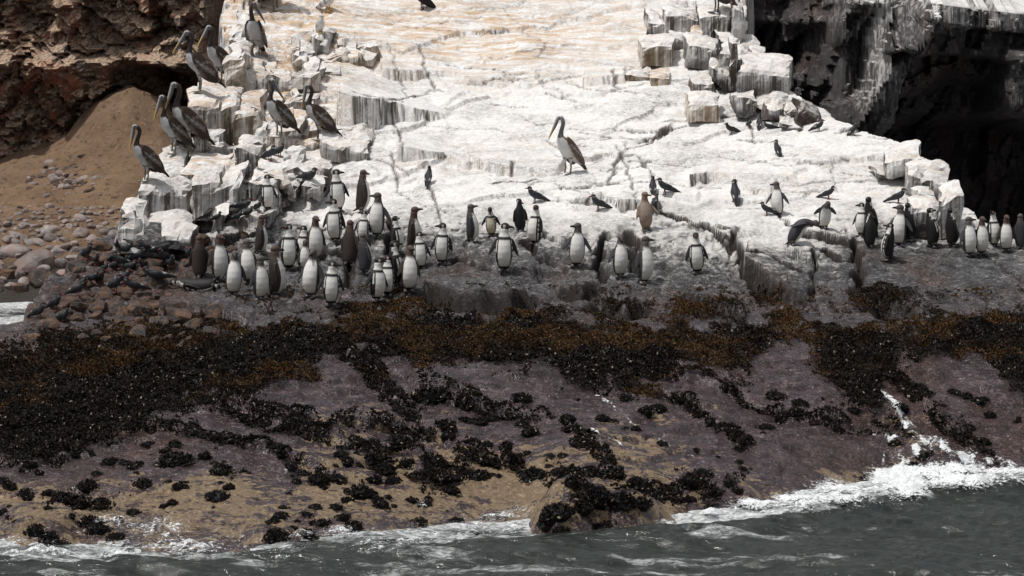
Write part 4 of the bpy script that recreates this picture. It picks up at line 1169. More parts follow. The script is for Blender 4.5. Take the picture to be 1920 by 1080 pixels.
for k, q in enumerate(SHEET_XY):
    d = poly_dist(q, cand[:, 0] + .12 * fbm(cand[:, 0] * 1.7, cand[:, 1] * 1.7, octv=3, seed=100 + k), cand[:, 1] + .12 * fbm(cand[:, 0] * 1.7, cand[:, 1] * 1.7, octv=3, seed=120 + k))
    wd = [.30, .20, .12, .13, .08, .11, .18, .12][k]
    line = np.maximum(line, (1 - smooth(wd * .5, wd, d)) * smooth(-.25, .1, na + nb * .6 + .12))
for (cx, cy, rx, ry) in [(1120, 945, 60, 30), (1050, 990, 36, 18), (1090, 900, 60, 20), (1320, 920, 60, 26), (1250, 925, 40, 14), (820, 880, 55, 34), (700, 880, 40, 26), (760, 880, 30, 20), (1350, 940, 40, 14), (150, 945, 70, 24), (90, 1000, 50, 22), (1640, 790, 50, 30), (830, 740, 60, 14)]:
    line = np.maximum(line, .75 * np.exp(-((cpx - cx) / rx) ** 4 - ((cpy - cy) / ry) ** 4) * smooth(.0, .25, nb + .3 * na))
dens = np.clip(np.maximum(inb, line), 0, 1)
dens = np.where((cpy > 850) & (cpx < 500), dens * .5, dens)
take = (RNG.uniform(0, 1, len(cand)) < dens * .85) & (cz > .02)
weedy = smooth(-.05, .30, fbm(cand[:, 0] * 1.1, cand[:, 1] * 1.1, octv=3, seed=373) + .5 * (1 - (cpy - tl) / 95)) * (cpy - tl < 130)
isweed = take & (RNG.uniform(0, 1, len(cand)) < weedy * .92)
bare = (RNG.uniform(0, 1, len(cand)) < .10) & (cpy > 540) & (cpy < tl) & (cpx > 420) & (nb + na * .5 > .12)
blobw = np.zeros(len(cand))
for (cx, cy, rx, ry) in [(1650, 562, 48, 24), (1165, 580, 48, 14), (1325, 578, 60, 18), (1440, 556, 34, 16), (1470, 600, 30, 14), (700, 580, 60, 12), (330, 620, 60, 30), (250, 640, 80, 20), (150, 640, 80, 14), (800, 572, 40, 10), (1000, 590, 60, 8), (400, 600, 40, 10), (1880, 600, 60, 12)]:
    blobw = np.maximum(blobw, np.exp(-((cpx - cx) / rx) ** 4 - ((cpy - cy) / ry) ** 4))
isweed = isweed | bare | ((RNG.uniform(0, 1, len(cand)) < blobw * .7) & (nb > -.5))
ism = take & ~isweed
mp_ = cand[ism]; mz = cz[ism]
lump = .13 * np.clip(fbm(mp_[:, 0] * 4.5, mp_[:, 1] * 4.5, octv=2, seed=374) + .25, 0, 1)
pos = np.stack([mp_[:, 0], mp_[:, 1], mz + lump], 1)
v, f = scatter(pos, normals_at(mp_[:, 0], mp_[:, 1]), RNG.uniform(.028, .058, len(pos)), RNG)
me = make_mesh('mussel_bed', v, f, False)
base = np.array([0.0045, 0.0042, 0.005])[None] * RNG.uniform(.4, 2.2, (len(pos), 1)) + np.array([.012, .006, .001])[None] * RNG.uniform(0, 1, (len(pos), 1))
pale = RNG.uniform(0, 1, len(pos)) < .018
base[pale] = np.array([.36, .31, .25]) * RNG.uniform(.5, 1.2, (pale.sum(), 1))
color_attr(me, 'shell', np.repeat(base, len(MV), 0))
print('mussels', len(pos))
tag(link('mussel_bed', me, M_MUSSEL), 'crust of small black mussels covering the middle of the rock', 'mussels', kind='stuff')
wp = cand[isweed]; wz = cz[isweed]
pos = np.stack([wp[:, 0], wp[:, 1], wz], 1)
pos[:, 2] += .09 * np.clip(fbm(wp[:, 0] * 4.5, wp[:, 1] * 4.5, octv=2, seed=374) + .3, 0, 1)
v, f = scatter(pos, normals_at(wp[:, 0], wp[:, 1]), RNG.uniform(.016, .042, len(pos)), RNG, BLADE_V, BLADE_F, .45, .2)
me = make_mesh('seaweed', v, f, False)
k1 = smooth(-.2, .3, fbm(wp[:, 0] * 1.6, wp[:, 1] * 1.6, octv=3, seed=375))[:, None]
base = (np.array([0.026, 0.013, 0.006]) * (1 - k1) + np.array([0.105, 0.050, 0.014]) * k1) * RNG.uniform(.5, 1.5, (len(wp), 1))
green = RNG.uniform(0, 1, len(wp)) < .03
base[green] = np.array([.07, .09, .02])
color_attr(me, 'weed', np.repeat(base, len(BLADE_V), 0))
print('weed', len(pos))
tag(link('seaweed', me, M_WEED), 'rust brown and olive seaweed band above the mussels', 'seaweed', kind='stuff')

def clump_mesh(seed):
    r = np.random.default_rng(seed)
    core = IV2 * np.array([.85, .8, .62]); core *= (1 + .42 * fbm(IV2[:, 0] * 1.7 + seed, IV2[:, 1] * 1.7, IV2[:, 2] * 1.7, 3, seed))[:, None]
    d = r.normal(size=(190, 3)); d[:, 2] = np.abs(d[:, 2]); d /= np.linalg.norm(d, axis=1)[:, None]
    p = d * np.array([.9, .84, .66]) * (1 + .42 * fbm(d[:, 0] * 1.7 + seed, d[:, 1] * 1.7, d[:, 2] * 1.7, 3, seed))[:, None]
    v, f = scatter(p, d, r.uniform(.16, .34, len(p)), r, spread=.6)
    V_ = np.vstack([core, v])
    m = make_mesh('mussel_clump', V_, [IF2, f + len(core)], False)
    c = np.vstack([np.full((len(core), 3), .006), np.repeat(np.array([0.006, .0055, .0065])[None] * r.uniform(.4, 2.2, (len(p), 1)) + np.array([.012, .005, 0])[None] * r.uniform(0, 1, (len(p), 1)), len(MV), 0)])
    wh = np.nonzero(r.uniform(0, 1, len(p)) < .03)[0]
    for q in wh:
        c[len(core) + q * len(MV): len(core) + (q + 1) * len(MV)] = (.35, .3, .22)
    color_attr(m, 'shell', c)
    m.materials.append(M_MUSSEL)
    return m
CLM = [clump_mesh(500 + k) for k in range(8)]
CL = [(330, 860, 52), (277, 832, 28), (310, 845, 22), (327, 832, 26), (415, 881, 44), (255, 873, 24), (267, 908, 30), (335, 913, 28), (407, 930, 44), (85, 852, 36), (72, 887, 22), (18, 912, 28), (47, 923, 28), (180, 888, 24), (165, 912, 38), (120, 935, 46), (150, 945, 40), (190, 942, 30), (250, 960, 28), (20, 970, 22), (36, 976, 22), (5, 960, 24), (70, 992, 46), (95, 1010, 40), (118, 1020, 32), (165, 978, 44), (185, 990, 40), (215, 1005, 34), (545, 873, 26), (570, 888, 22), (597, 900, 44), (632, 896, 34), (590, 950, 24), (628, 952, 24), (523, 968, 24), (548, 988, 18), (600, 980, 34), (515, 1005, 40), (545, 1025, 34), (575, 1002, 36), (205, 1035, 22), (475, 1045, 26), (445, 884, 16), (465, 888, 18),
      (748, 825, 36), (675, 922, 44), (650, 938, 24), (715, 947, 32), (770, 937, 26), (797, 946, 28), (662, 987, 36), (785, 977, 30), (855, 977, 24), (912, 833, 24), (950, 838, 32), (920, 868, 22), (965, 866, 34), (1000, 888, 44), (1030, 856, 20), (1055, 855, 24), (1030, 874, 18), (895, 893, 36), (870, 885, 26), (830, 900, 36), (845, 918, 36), (812, 862, 44), (835, 798, 34), (840, 815, 26), (872, 788, 24), (897, 790, 34), (925, 785, 28), (980, 795, 24), (994, 808, 30), (1065, 785, 26), (1058, 805, 24), (1088, 825, 44), (1105, 830, 30), (1165, 855, 14), (1240, 832, 20), (1172, 803, 16), (1192, 805, 22), (1130, 785, 28), (1150, 790, 20), (980, 745, 38), (872, 755, 44), (800, 742, 60), (830, 735, 50), (1050, 888, 32), (1105, 883, 44), (1072, 905, 30), (1150, 888, 40), (1195, 908, 44), (1240, 930, 28), (1272, 936, 30), (1120, 928, 56), (1160, 938, 54), (1046, 958, 56), (1030, 980, 40), (1055, 1000, 40), (1130, 984, 44), (1090, 950, 44), (1200, 940, 40), (880, 850, 20), (690, 860, 40), (720, 880, 40), (760, 870, 34), (790, 890, 30), (700, 900, 30), (640, 850, 30),
      (1305, 845, 20), (1335, 850, 12), (1346, 858, 12), (1388, 842, 24), (1386, 866, 18), (1393, 880, 16), (1400, 826, 30), (1380, 812, 26), (1360, 800, 32), (1330, 790, 30), (1310, 776, 28), (1440, 800, 26), (1462, 786, 22), (1432, 812, 14), (1525, 790, 30), (1545, 795, 20), (1570, 805, 26), (1590, 812, 14), (1490, 772, 30), (1500, 755, 24), (1550, 764, 16), (1512, 760, 16), (1392, 756, 24), (1450, 740, 30), (1470, 745, 22), (1735, 856, 30), (1715, 868, 24), (1800, 886, 28), (1775, 884, 20), (1680, 832, 22), (1702, 816, 20), (1690, 762, 28), (1752, 776, 22), (1762, 792, 18), (1818, 802, 22), (1812, 822, 18), (1855, 778, 26), (1845, 828, 22), (1620, 897, 24), (1870, 872, 18), (1300, 900, 44), (1340, 922, 36), (1385, 946, 36), (1330, 950, 34), (1366, 955, 24), (1290, 935, 28), (1318, 885, 36), (1380, 920, 24), (1910, 790, 16), (1730, 742, 20), (1812, 742, 26), (1840, 748, 30), (1790, 735, 24), (1770, 760, 16), (1600, 770, 24), (1640, 790, 22), (1660, 800, 20), (1210, 770, 28), (1235, 765, 30), (1275, 755, 24), (1175, 745, 30), (1860, 850, 14), (1890, 860, 14)]
rr = random.Random(21)
for px, py, w in CL:
    p = grid_hit(px, py + w * .2)
    zb = max(p[2], -.05)
    o = put('mussel_clump', CLM[rr.randrange(8)], (p[0], p[1] + .05, zb - .01), w * p[1] / F / 2 * 1.25, outcrop, rr, .2)
for k in range(190):
    # strays
    px, py = (rr.uniform(0, 1920), rr.uniform(700, 960)) if k < 110 else (rr.uniform(0, 1000), rr.uniform(850, 1000))
    p = grid_hit(px, py)
    if p[2] < .05 or py < row(B_, np.array([px]))[0]: continue
    put('mussel_clump', CLM[rr.randrange(8)], (p[0], p[1], p[2] - .01), (rr.uniform(5, 13) if k < 110 else rr.uniform(8, 34)) * p[1] / F / 2, outcrop, rr, .2)
# ------------------------------------------------------------------ birds: bodies are lofted, fused into one skin and coloured like plumage
def loft(path, seg=22, color=None):
    """path rows: (centre xyz, side axis xyz, front axis xyz, r_side, r_front); colour function (row index fraction, angle, position)"""
    vs, fs, cs = [], [], []
    n = len(path)
    for i, (c, sx_, fx_, rs, rf) in enumerate(path):
        for k in range(seg):
            a = 2 * math.pi * k / seg                   # 0 = front
            q = np.asarray(c) + np.asarray(fx_) * rf * math.cos(a) + np.asarray(sx_) * rs * math.sin(a)
            vs.append(q); cs.append(color(i / (n - 1), a if a <= math.pi else a - 2 * math.pi, q) if callable(color) else color)
    for i in range(n - 1):
        for k in range(seg):
            a, b = i * seg + k, i * seg + (k + 1) % seg
            fs.append((a, b, b + seg, a + seg))
    return np.array(vs), fs + [tuple(range(seg))[::-1], tuple((n - 1) * seg + k for k in range(seg))], np.array(cs)

def ellipsoid(c, ax, radii, color, sub=3):
    """ax: 3x3 rows = axes"""
    v0 = IV
    v = np.asarray(c) + (v0 * np.asarray(radii)) @ np.asarray(ax)
    cs = np.array([color(*q) for q in v0]) if callable(color) else np.tile(np.asarray(color, float), (len(v0), 1))
    return v, [tuple(f) for f in IF], cs

def tube(pts, radii, color, seg=12, flat=1.0, side=(1, 0, 0)):
    pts = [np.asarray(p, float) for p in pts]
    rows = []
    for i, p in enumerate(pts):
        t = pts[min(i + 1, len(pts) - 1)] - pts[max(i - 1, 0)]
        t = t / np.linalg.norm(t)
        s = np.asarray(side, float); s = s - t * (s @ t); s /= np.linalg.norm(s)
        f = np.cross(t, s)
        rows.append((p, s, f, radii[i], radii[i] * flat))
    return loft(rows, seg, color)

def resample(rows, n):
    """rows of numbers interpolated smoothly along the first column"""
    r = np.array(rows, float)
    t = np.linspace(r[0, 0], r[-1, 0], n)
    out = [t]
    for c in range(1, r.shape[1]):
        # monotone-ish smoothing
        y = np.interp(t, r[:, 0], r[:, c])
        k = max(3, n // 14) | 1
        w = np.hanning(k + 2)[1:-1]; w /= w.sum()
        yp = np.convolve(np.pad(y, k // 2, mode='edge'), w, 'valid')
        out.append(yp)
    return np.stack(out, 1)

def fuse(name, comps, voxel, mat, smooth_it=2):
    """join the pieces into one watertight skin and carry the colours over"""
    vs, fs, cs, off = [], [], [], 0
    for v, f, c in comps:
        vs.append(v); cs.append(c); fs += [tuple(i + off for i in q) for q in f]; off += len(v)
    vs = np.vstack(vs); cs = np.vstack(cs)
    tmp = bpy.data.meshes.new('tmp')
    tmp.from_pydata([tuple(q) for q in vs], [], fs)
    ob = bpy.data.objects.new('tmp', tmp); COL.objects.link(ob)
    md = ob.modifiers.new('r', 'REMESH'); md.mode = 'VOXEL'; md.voxel_size = voxel; md.adaptivity = 0.0
    sm = ob.modifiers.new('s', 'SMOOTH'); sm.factor = .5; sm.iterations = smooth_it
    dg = bpy.context.evaluated_depsgraph_get()
    me = bpy.data.meshes.new_from_object(ob.evaluated_get(dg))
    bpy.data.objects.remove(ob); bpy.data.meshes.remove(tmp)
    me.name = name
    kd = kdtree.KDTree(len(vs))
    for i, q in enumerate(vs): kd.insert(q, i)
    kd.balance()
    n = len(me.vertices)
    co = np.empty(n * 3, np.float32); me.vertices.foreach_get('co', co); co = co.reshape(-1, 3)
    col = np.empty((n, 3), np.float32)
    for i in range(n):
        near = kd.find_n(co[i], 3)
        w = [1 / (d[2] + .002) for d in near]
        col[i] = sum(cs[d[1]] * k for d, k in zip(near, w)) / sum(w)
    for a in list(me.color_attributes): me.color_attributes.remove(a)
    color_attr(me, 'plumage', col)
    me.polygons.foreach_set('use_smooth', np.ones(len(me.polygons), bool))
    me.materials.clear(); me.materials.append(mat)
    zmin = co[:, 2].min()
    return me, float(co[:, 2].max()), co

M_PLUM = attr_material('plumage', 'plumage', .62, .35, 70, .25, .25)
BLK = np.array([.018, .016, .016]); WHT = np.array([.80, .78, .735]); PINK = np.array([.30, .10, .09])
GRYB = np.array([.075, .058, .050]); SLATE = np.array([.050, .048, .052])

def rotz(v, a):
    c, s = math.cos(a), math.sin(a)
    return np.array([v[0] * c - v[1] * s, v[0] * s + v[1] * c, v[2]])

def penguin_mesh(kind='adult', head_yaw=0, head_pitch=0, lean=0, bend=0, fl=12, fr=12, slim=1.0, neck=1.0, swing=0, belly=None, lying=False):
    """a standing Humboldt penguin facing -Y, about 0.64 m tall; degrees"""
    R = math.radians
    back = {'adult': BLK, 'juvenile': SLATE, 'brown': np.array([.046, .036, .032]), 'tan': np.array([.26, .19, .145])}[kind]
    headc = {'adult': BLK, 'juvenile': np.array([.10, .085, .08]), 'brown': np.array([.095, .060, .046]), 'tan': np.array([.24, .165, .12])}[kind]
    front = WHT if belly is None else np.array(belly)
    if kind == 'tan': front = np.array([.34, .26, .21])
    rows = [(.045, .015, .03, .035), (.06, .015, .062, .060), (.10, .004, .088, .082), (.17, -.010, .104, .098), (.25, -.014, .106, .100), (.33, -.008, .101, .091), (.40, .002, .086, .075), (.44, .008, .068, .061), (.47, .010, .055, .052), (.495 + .02 * (neck - 1), .010, .050, .049), (.52 + .06 * (neck - 1), .008, .047, .047)]
    rs = resample(rows, 64)
    path, p, s0 = [], np.array([0., 0., rs[0, 0]]), rs[0, 0]
    for k in range(len(rs)):
        s = rs[k, 0]
        th = R(lean) * smooth(.05, .2, s) + R(bend) * smooth(.20, .50, s)
        t = np.array([0, -math.sin(th), math.cos(th)])
        f = np.array([0, -math.cos(th), -math.sin(th)])
        p = p + t * (s - s0); s0 = s
        path.append((p - f * rs[k, 1], np.array([1., 0, 0]), f, rs[k, 2] * slim, rs[k, 3] * slim))
    tops = rs[-1, 0]
    def bodycol(fr_, a, q):
        z = rs[int(round(fr_ * 63)), 0]
        d = abs(math.degrees(a))
        d += 5 * vnoise(np.array([a * 3 + 7 * slim]), np.array([z * 30]), None, 5)[0]
        edge = 60
        if z > .475:
            if kind == 'adult': return WHT * .95 if d < 120 else BLK
            if kind == 'tan': return headc
            return headc * (1.25 if d < 60 else .95)
        if z > .44 and kind != 'adult':
            k = (z - .44) / .035
            c = front if d < edge else back
            return c * (1 - k) + headc * k
        if kind == 'adult':
            top = .395 + .03 * (1 - min(d, 60) / 60) * -0.0
            if .395 < z < .43 and d < 78: return BLK
            if z >= .43: return WHT if d < 100 else BLK
            if z < .07: return BLK
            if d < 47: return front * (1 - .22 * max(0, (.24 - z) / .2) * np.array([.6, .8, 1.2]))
            if d < 62: return BLK
            if d < 70: return WHT * .9
            return back
        if z < .065: return back
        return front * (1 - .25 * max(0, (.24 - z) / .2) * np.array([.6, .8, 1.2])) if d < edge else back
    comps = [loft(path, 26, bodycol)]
    ntop = path[-1][0]; th = R(lean + bend)
    # head
    hdir0 = np.array([0, -1.0, 0])
    up = np.array([0, -math.sin(th * .6), math.cos(th * .6)])
    h = rotz(hdir0, R(head_yaw))
    hp = R(head_pitch)
    h = h * math.cos(hp) + np.array([0, 0, -math.sin(hp)])
    h /= np.linalg.norm(h)
    side = np.cross(h, np.array([0, 0, 1.0])); side /= np.linalg.norm(side)
    hu = np.cross(side, h)
    hc = ntop + up * .034 + h * .008
    def headcol(x, y, z):       # x = forward, y = side, z = up in the head's own frame
        ang = math.degrees(math.acos(max(-1, min(1, x))))
        if kind == 'adult':
            if ang < 42 and z < .2 and ang > 20: return PINK
            if z < -.55 and ang > 60: return WHT if abs(y) > .0 and x > -.6 else BLK
            if 76 < ang < 104 and z < .45: return WHT
            return BLK
        if kind == 'tan': return headc
        if z < -.2 and x > -.2: return headc * 1.9
        if ang < 40: return headc * 1.5
        return headc
    comps.append(ellipsoid(hc, [h, side, hu], (.056, .046, .047), headcol))
    b0 = hc + h * .043 - hu * .004
    comps.append(tube([b0, b0 + h * .022, b0 + h * .045, b0 + h * .062 - hu * .004, b0 + h * .070 - hu * .012], [.021, .0165, .0135, .011, .007], (lambda f_, a, q: PINK if (f_ < .18 and kind == 'adult' and abs(a) > 1.2) else (BLK * 1.4 if kind != 'tan' else headc * .6)), 10, 1.1, side))
    # flippers
    ks = int(np.argmin(np.abs(rs[:, 0] - .395)))
    c0, sd, f0, w0, d0 = path[ks]
    t0 = np.cross(f0, sd); t0 = t0 / np.linalg.norm(t0)
    if t0[2] < 0 and not lying: t0 = -t0
    for sgn, ang in ((1, fl), (-1, fr)):
        o = R(ang)
        d = -t0 * math.cos(o) + sd * sgn * math.sin(o)
        d = d + f0 * math.sin(R(swing)); d /= np.linalg.norm(d)
        o += R(7); d = -t0 * math.cos(o) + sd * sgn * math.sin(o) + f0 * math.sin(R(swing)); d /= np.linalg.norm(d)
        root = c0 + sd * sgn * (w0 * .97) + f0 * .004
        pts = [root + d * q for q in (-.01, .03, .08, .13, .175, .205)]
        wide = [.024, .034, .036, .031, .022, .010]
        nrm = np.cross(d, f0); nrm /= np.linalg.norm(nrm)
        ch = -f0 * .62 + sd * sgn * .78; ch = ch - d * (ch @ d); ch /= np.linalg.norm(ch); nrm = np.cross(d, ch)
        rows_ = [(pt, ch, nrm, wd, .0105) for pt, wd in zip(pts, wide)]
        def flc(fr_, a, q, sgn=sgn, nrm=nrm):
            c = abs(math.degrees(a))
            outer = 1.0
            if kind == 'adult' and 78 < c < 102: return WHT * .9
            if outer > 0: return back * 1.2
            return back * 1.2 if kind == 'tan' else back * 1.6
        comps.append(loft(rows_, 14, flc))
    # feet, legs and tail
    footc = np.array([.045, .036, .034]) if kind != 'tan' else np.array([.12, .10, .09])
    for sgn in (1, -1):
        comps.append(tube([(sgn * .042, .012, .075), (sgn * .044, .004, .02)], [.028, .020], lambda f_, a, q: front * .8 if kind != 'tan' else front, 10))
        comps.append(ellipsoid((sgn * .048, -.038, .011), [[math.sin(sgn * .25), -math.cos(.25), 0], [math.cos(.25), math.sin(sgn * .25), 0], [0, 0, 1]], (.058, .031, .0125), footc))
        for tt_ in (-.35, 0, .35):
            a = sgn * .25 + tt_
            comps.append(tube([(sgn * .048, -.05, .011), (sgn * .048 + .055 * math.sin(a), -.05 - .045 * math.cos(a), .009)], [.012, .008], footc, 8))
    comps.append(tube([(0, .035, .075), (0, .085, .045), (0, .125, .018)], [.040, .028, .010], back, 10, .5))
    if lying:
        # lie the bird on its belly: swing it forward about its feet
        out = []
        for v, f, c in comps:
            w = v.copy()
            w[:, 1] = -(v[:, 2] - .30); w[:, 2] = v[:, 1] + .07
            out.append((w, f, c))
        comps = out
    return fuse('penguin', comps, .0068, M_PLUM, 2)

PV = {}
def P(key, **kw):
    PV[key] = kw
P('a0', kind='adult', head_yaw=0, head_pitch=10, fl=14, fr=14)
P('aL', kind='adult', head_yaw=-75, fl=10, fr=16)
P('aR', kind='adult', head_yaw=75, fl=16, fr=22)
P('aU', kind='adult', head_yaw=-55, head_pitch=-35, fl=8, fr=10)
P('aD', kind='adult', head_yaw=10, head_pitch=55, bend=28, fl=20, fr=24, belly=(.62, .56, .42))
P('aS', kind='adult', head_yaw=20, head_pitch=-4, fl=6, fr=6, lean=-4)
P('aK', kind='adult', head_yaw=-150, head_pitch=20, fl=6, fr=6, bend=10)
P('aO', kind='adult', head_yaw=70, head_pitch=-4, fl=32, fr=18)
P('j0', kind='juvenile', head_yaw=0, head_pitch=20, fl=16, fr=18)
P('jL', kind='juvenile', head_yaw=-70, fl=26, fr=28)
P('jR', kind='juvenile', head_yaw=70, fl=10, fr=12)
P('jS', kind='juvenile', head_yaw=10, head_pitch=-8, fl=6, fr=8)
P('jB', kind='juvenile', head_yaw=0, head_pitch=40, lean=24, bend=78, fl=8, fr=8)
P('jH', kind='juvenile', head_yaw=40, head_pitch=60, lean=6, bend=60, fl=30, fr=20)
P('bS', kind='brown', head_yaw=10, head_pitch=-12, fl=6, fr=8, neck=1.5)
P('bK', kind='brown', head_yaw=30, head_pitch=5, fl=8, fr=10)
P('bF', kind='brown', head_yaw=20, head_pitch=0, fl=10, fr=12, neck=1.2)
P('t0', kind='tan', head_yaw=50, head_pitch=5, fl=34, fr=10, neck=1.2)
P('lie', kind='adult', head_yaw=0, head_pitch=-75, fl=12, fr=12, bend=-10, lying=True)
PM = {}
for k, kw in PV.items():
    PM[k] = penguin_mesh(**kw)

def pelican_mesh(head_yaw=0, bill_down=72, preen=False, pale=False):
    """a standing Peruvian pelican facing -Y, about 1.1 m tall"""
    R = math.radians
    V3 = lambda f, z, x=0: np.array([x, -f, z])
    DK = np.array([.040, .025, .018]); BEL = np.array([.46, .45, .45]); NK = np.array([.034, .024, .022])
    HC = np.array([.30, .30, .30])
    if pale: DK, BEL, NK, HC = np.array([.13, .08, .052]), np.array([.74, .73, .71]), np.array([.17, .16, .16]), np.array([.62, .62, .61])
    body = [(0, -.46, .13, .030, .020), (1, -.37, .22, .075, .050), (2, -.22, .355, .130, .115), (3, -.06, .475, .155, .150), (4, .07, .58, .140, .140), (5, .135, .665, .092, .092), (6, .155, .72, .062, .064), (7, .150, .78, .050, .050)]
    rb = resample(body, 44)
    path = []
    for i in range(len(rb)):
        a, b = rb[max(i - 1, 0)], rb[min(i + 1, len(rb) - 1)]
        t = V3(b[1] - a[1], b[2] - a[2]); t /= np.linalg.norm(t)
        s = np.array([1., 0, 0]); f = np.cross(t, s)
        if f @ V3(.6, -1) < 0: f = -f
        path.append((V3(rb[i, 1], rb[i, 2]), s, f, rb[i, 3], rb[i, 4]))
    def bc(fr_, a, q):
        d = abs(math.degrees(a))
        if fr_ > .86: return NK
        if fr_ < .10: return DK
        return BEL if d < 100 else DK * 1.2
    comps = [loft(path, 24, bc)]
    if preen:
        npts = [V3(.15, .76), V3(.20, .86), V3(.22, .95), V3(.20, 1.02), V3(.15, 1.05)]
    else:
        npts = [V3(.15, .76), V3(.135, .84), V3(.10, .92), V3(.085, .99), V3(.11, 1.05), V3(.15, 1.08)]
    nr = [.050, .043, .040, .040, .042, .044][:len(npts)]
    comps.append(tube(npts, nr, lambda f_, a, q: NK * (1 + 1.2 * f_ * f_), 16))
    yaw = R(head_yaw)
    h = rotz(np.array([0, -1.0, 0]), yaw)
    hc = npts[-1] + h * .035
    pd = R(bill_down)
    side = np.cross(h, np.array([0, 0, 1.0])); side /= np.linalg.norm(side)
    hu = np.array([0, 0, 1.0])
    comps.append(ellipsoid(hc, [h, side, hu], (.066, .045, .050), lambda x, y, z: np.array([.02, .02, .025]) if (.15 < x < .55 and abs(y) > .55 and -.1 < z < .5) else (HC * (1.3 if z > .2 else .6) if x > -.4 else NK * 2)))
    d = h * math.cos(pd) + np.array([0, 0, -math.sin(pd)])
    dn = np.cross(side, d); dn = dn if dn @ np.array([0, 0, -1.0]) + dn @ (-h) > 0 else -dn
    b0 = hc + h * .04
    def billc(f_, a, q):
        top = abs(math.degrees(a)) < 62
        if f_ > .55 and top: return np.array([.50, .33, .12])
        if f_ > .8: return np.array([.52, .33, .12])
        return np.array([.33, .32, .30]) if top else np.array([.12, .12, .135])
    L = .45
    rows_ = [(b0 + d * (L * q) + dn * pz, side, -dn, w, hgt) for q, w, hgt, pz in [(-.06, .030, .034, .004), (.06, .029, .036, .010), (.25, .027, .040, .016), (.45, .025, .034, .012), (.65, .022, .024, .006), (.85, .019, .016, .0), (1.0, .013, .011, .004)]]
    rr_ = []
    for a_, b_ in zip(rows_[:-1], rows_[1:]):
        for q in (0, .33, .66): rr_.append(tuple(np.asarray(x) * (1 - q) + np.asarray(y) * q if not np.isscalar(x) else x * (1 - q) + y * q for x, y in zip(a_, b_)))
    rr_.append(rows_[-1])
    comps.append(loft(rr_, 14, billc))
    # folded wings
    ax = V3(.62, .74); ax /= np.linalg.norm(ax)
    for sgn in (1, -1):
        nrm = np.array([sgn * .93, .0, .0]) + V3(-.3, .28); nrm /= np.linalg.norm(nrm)
        a0 = ax - nrm * (ax @ nrm); a0 /= np.linalg.norm(a0)
        wdir = np.cross(a0, nrm)
        c = V3(-.125, .445, sgn * .128)
        rng_ = np.random.default_rng(9 + sgn)
        def wc(x, y, z):
            k = vnoise(np.array([x * 7]), np.array([y * 9 + sgn]), np.array([z * 5]), 77)[0]
            base = DK * (.8 + .5 * abs(k))
            if k > .52 and x < .5: return np.array([.26, .23, .20])
            if .86 < abs(y) and x > -.4: return np.array([.16, .12, .09])
            return base
        comps.append(ellipsoid(c, [a0, wdir, nrm], (.36, .16 if not pale else .12, .05), wc))
    comps.append(tube([V3(-.36, .24), V3(-.46, .14), V3(-.52, .07)], [.06, .065, .05], DK, 12, .3))
    lg = np.array([.19, .18, .14])
    for sgn in (1, -1):
        comps.append(tube([V3(-.03, .38, sgn * .075), V3(-.035, .28, sgn * .075)], [.06, .035], BEL * .9, 12))
        comps.append(tube([V3(-.035, .30, sgn * .075), V3(-.05, .15, sgn * .075), V3(-.03, .015, sgn * .075)], [.024, .019, .019], lg, 10))
        comps.append(ellipsoid(V3(.035, .012, sgn * .085), [[0, -1, 0], [1, 0, 0], [0, 0, 1]], (.085, .055, .014), lg))
    return fuse('pelican', comps, .0115, M_PLUM, 2)
LM = {'down': pelican_mesh(), 'steep': pelican_mesh(0, 80), 'out': pelican_mesh(0, 58), 'turn': pelican_mesh(150, 62), 'preen': pelican_mesh(130, 62, True), 'side': pelican_mesh(-14, 64, False, True)}

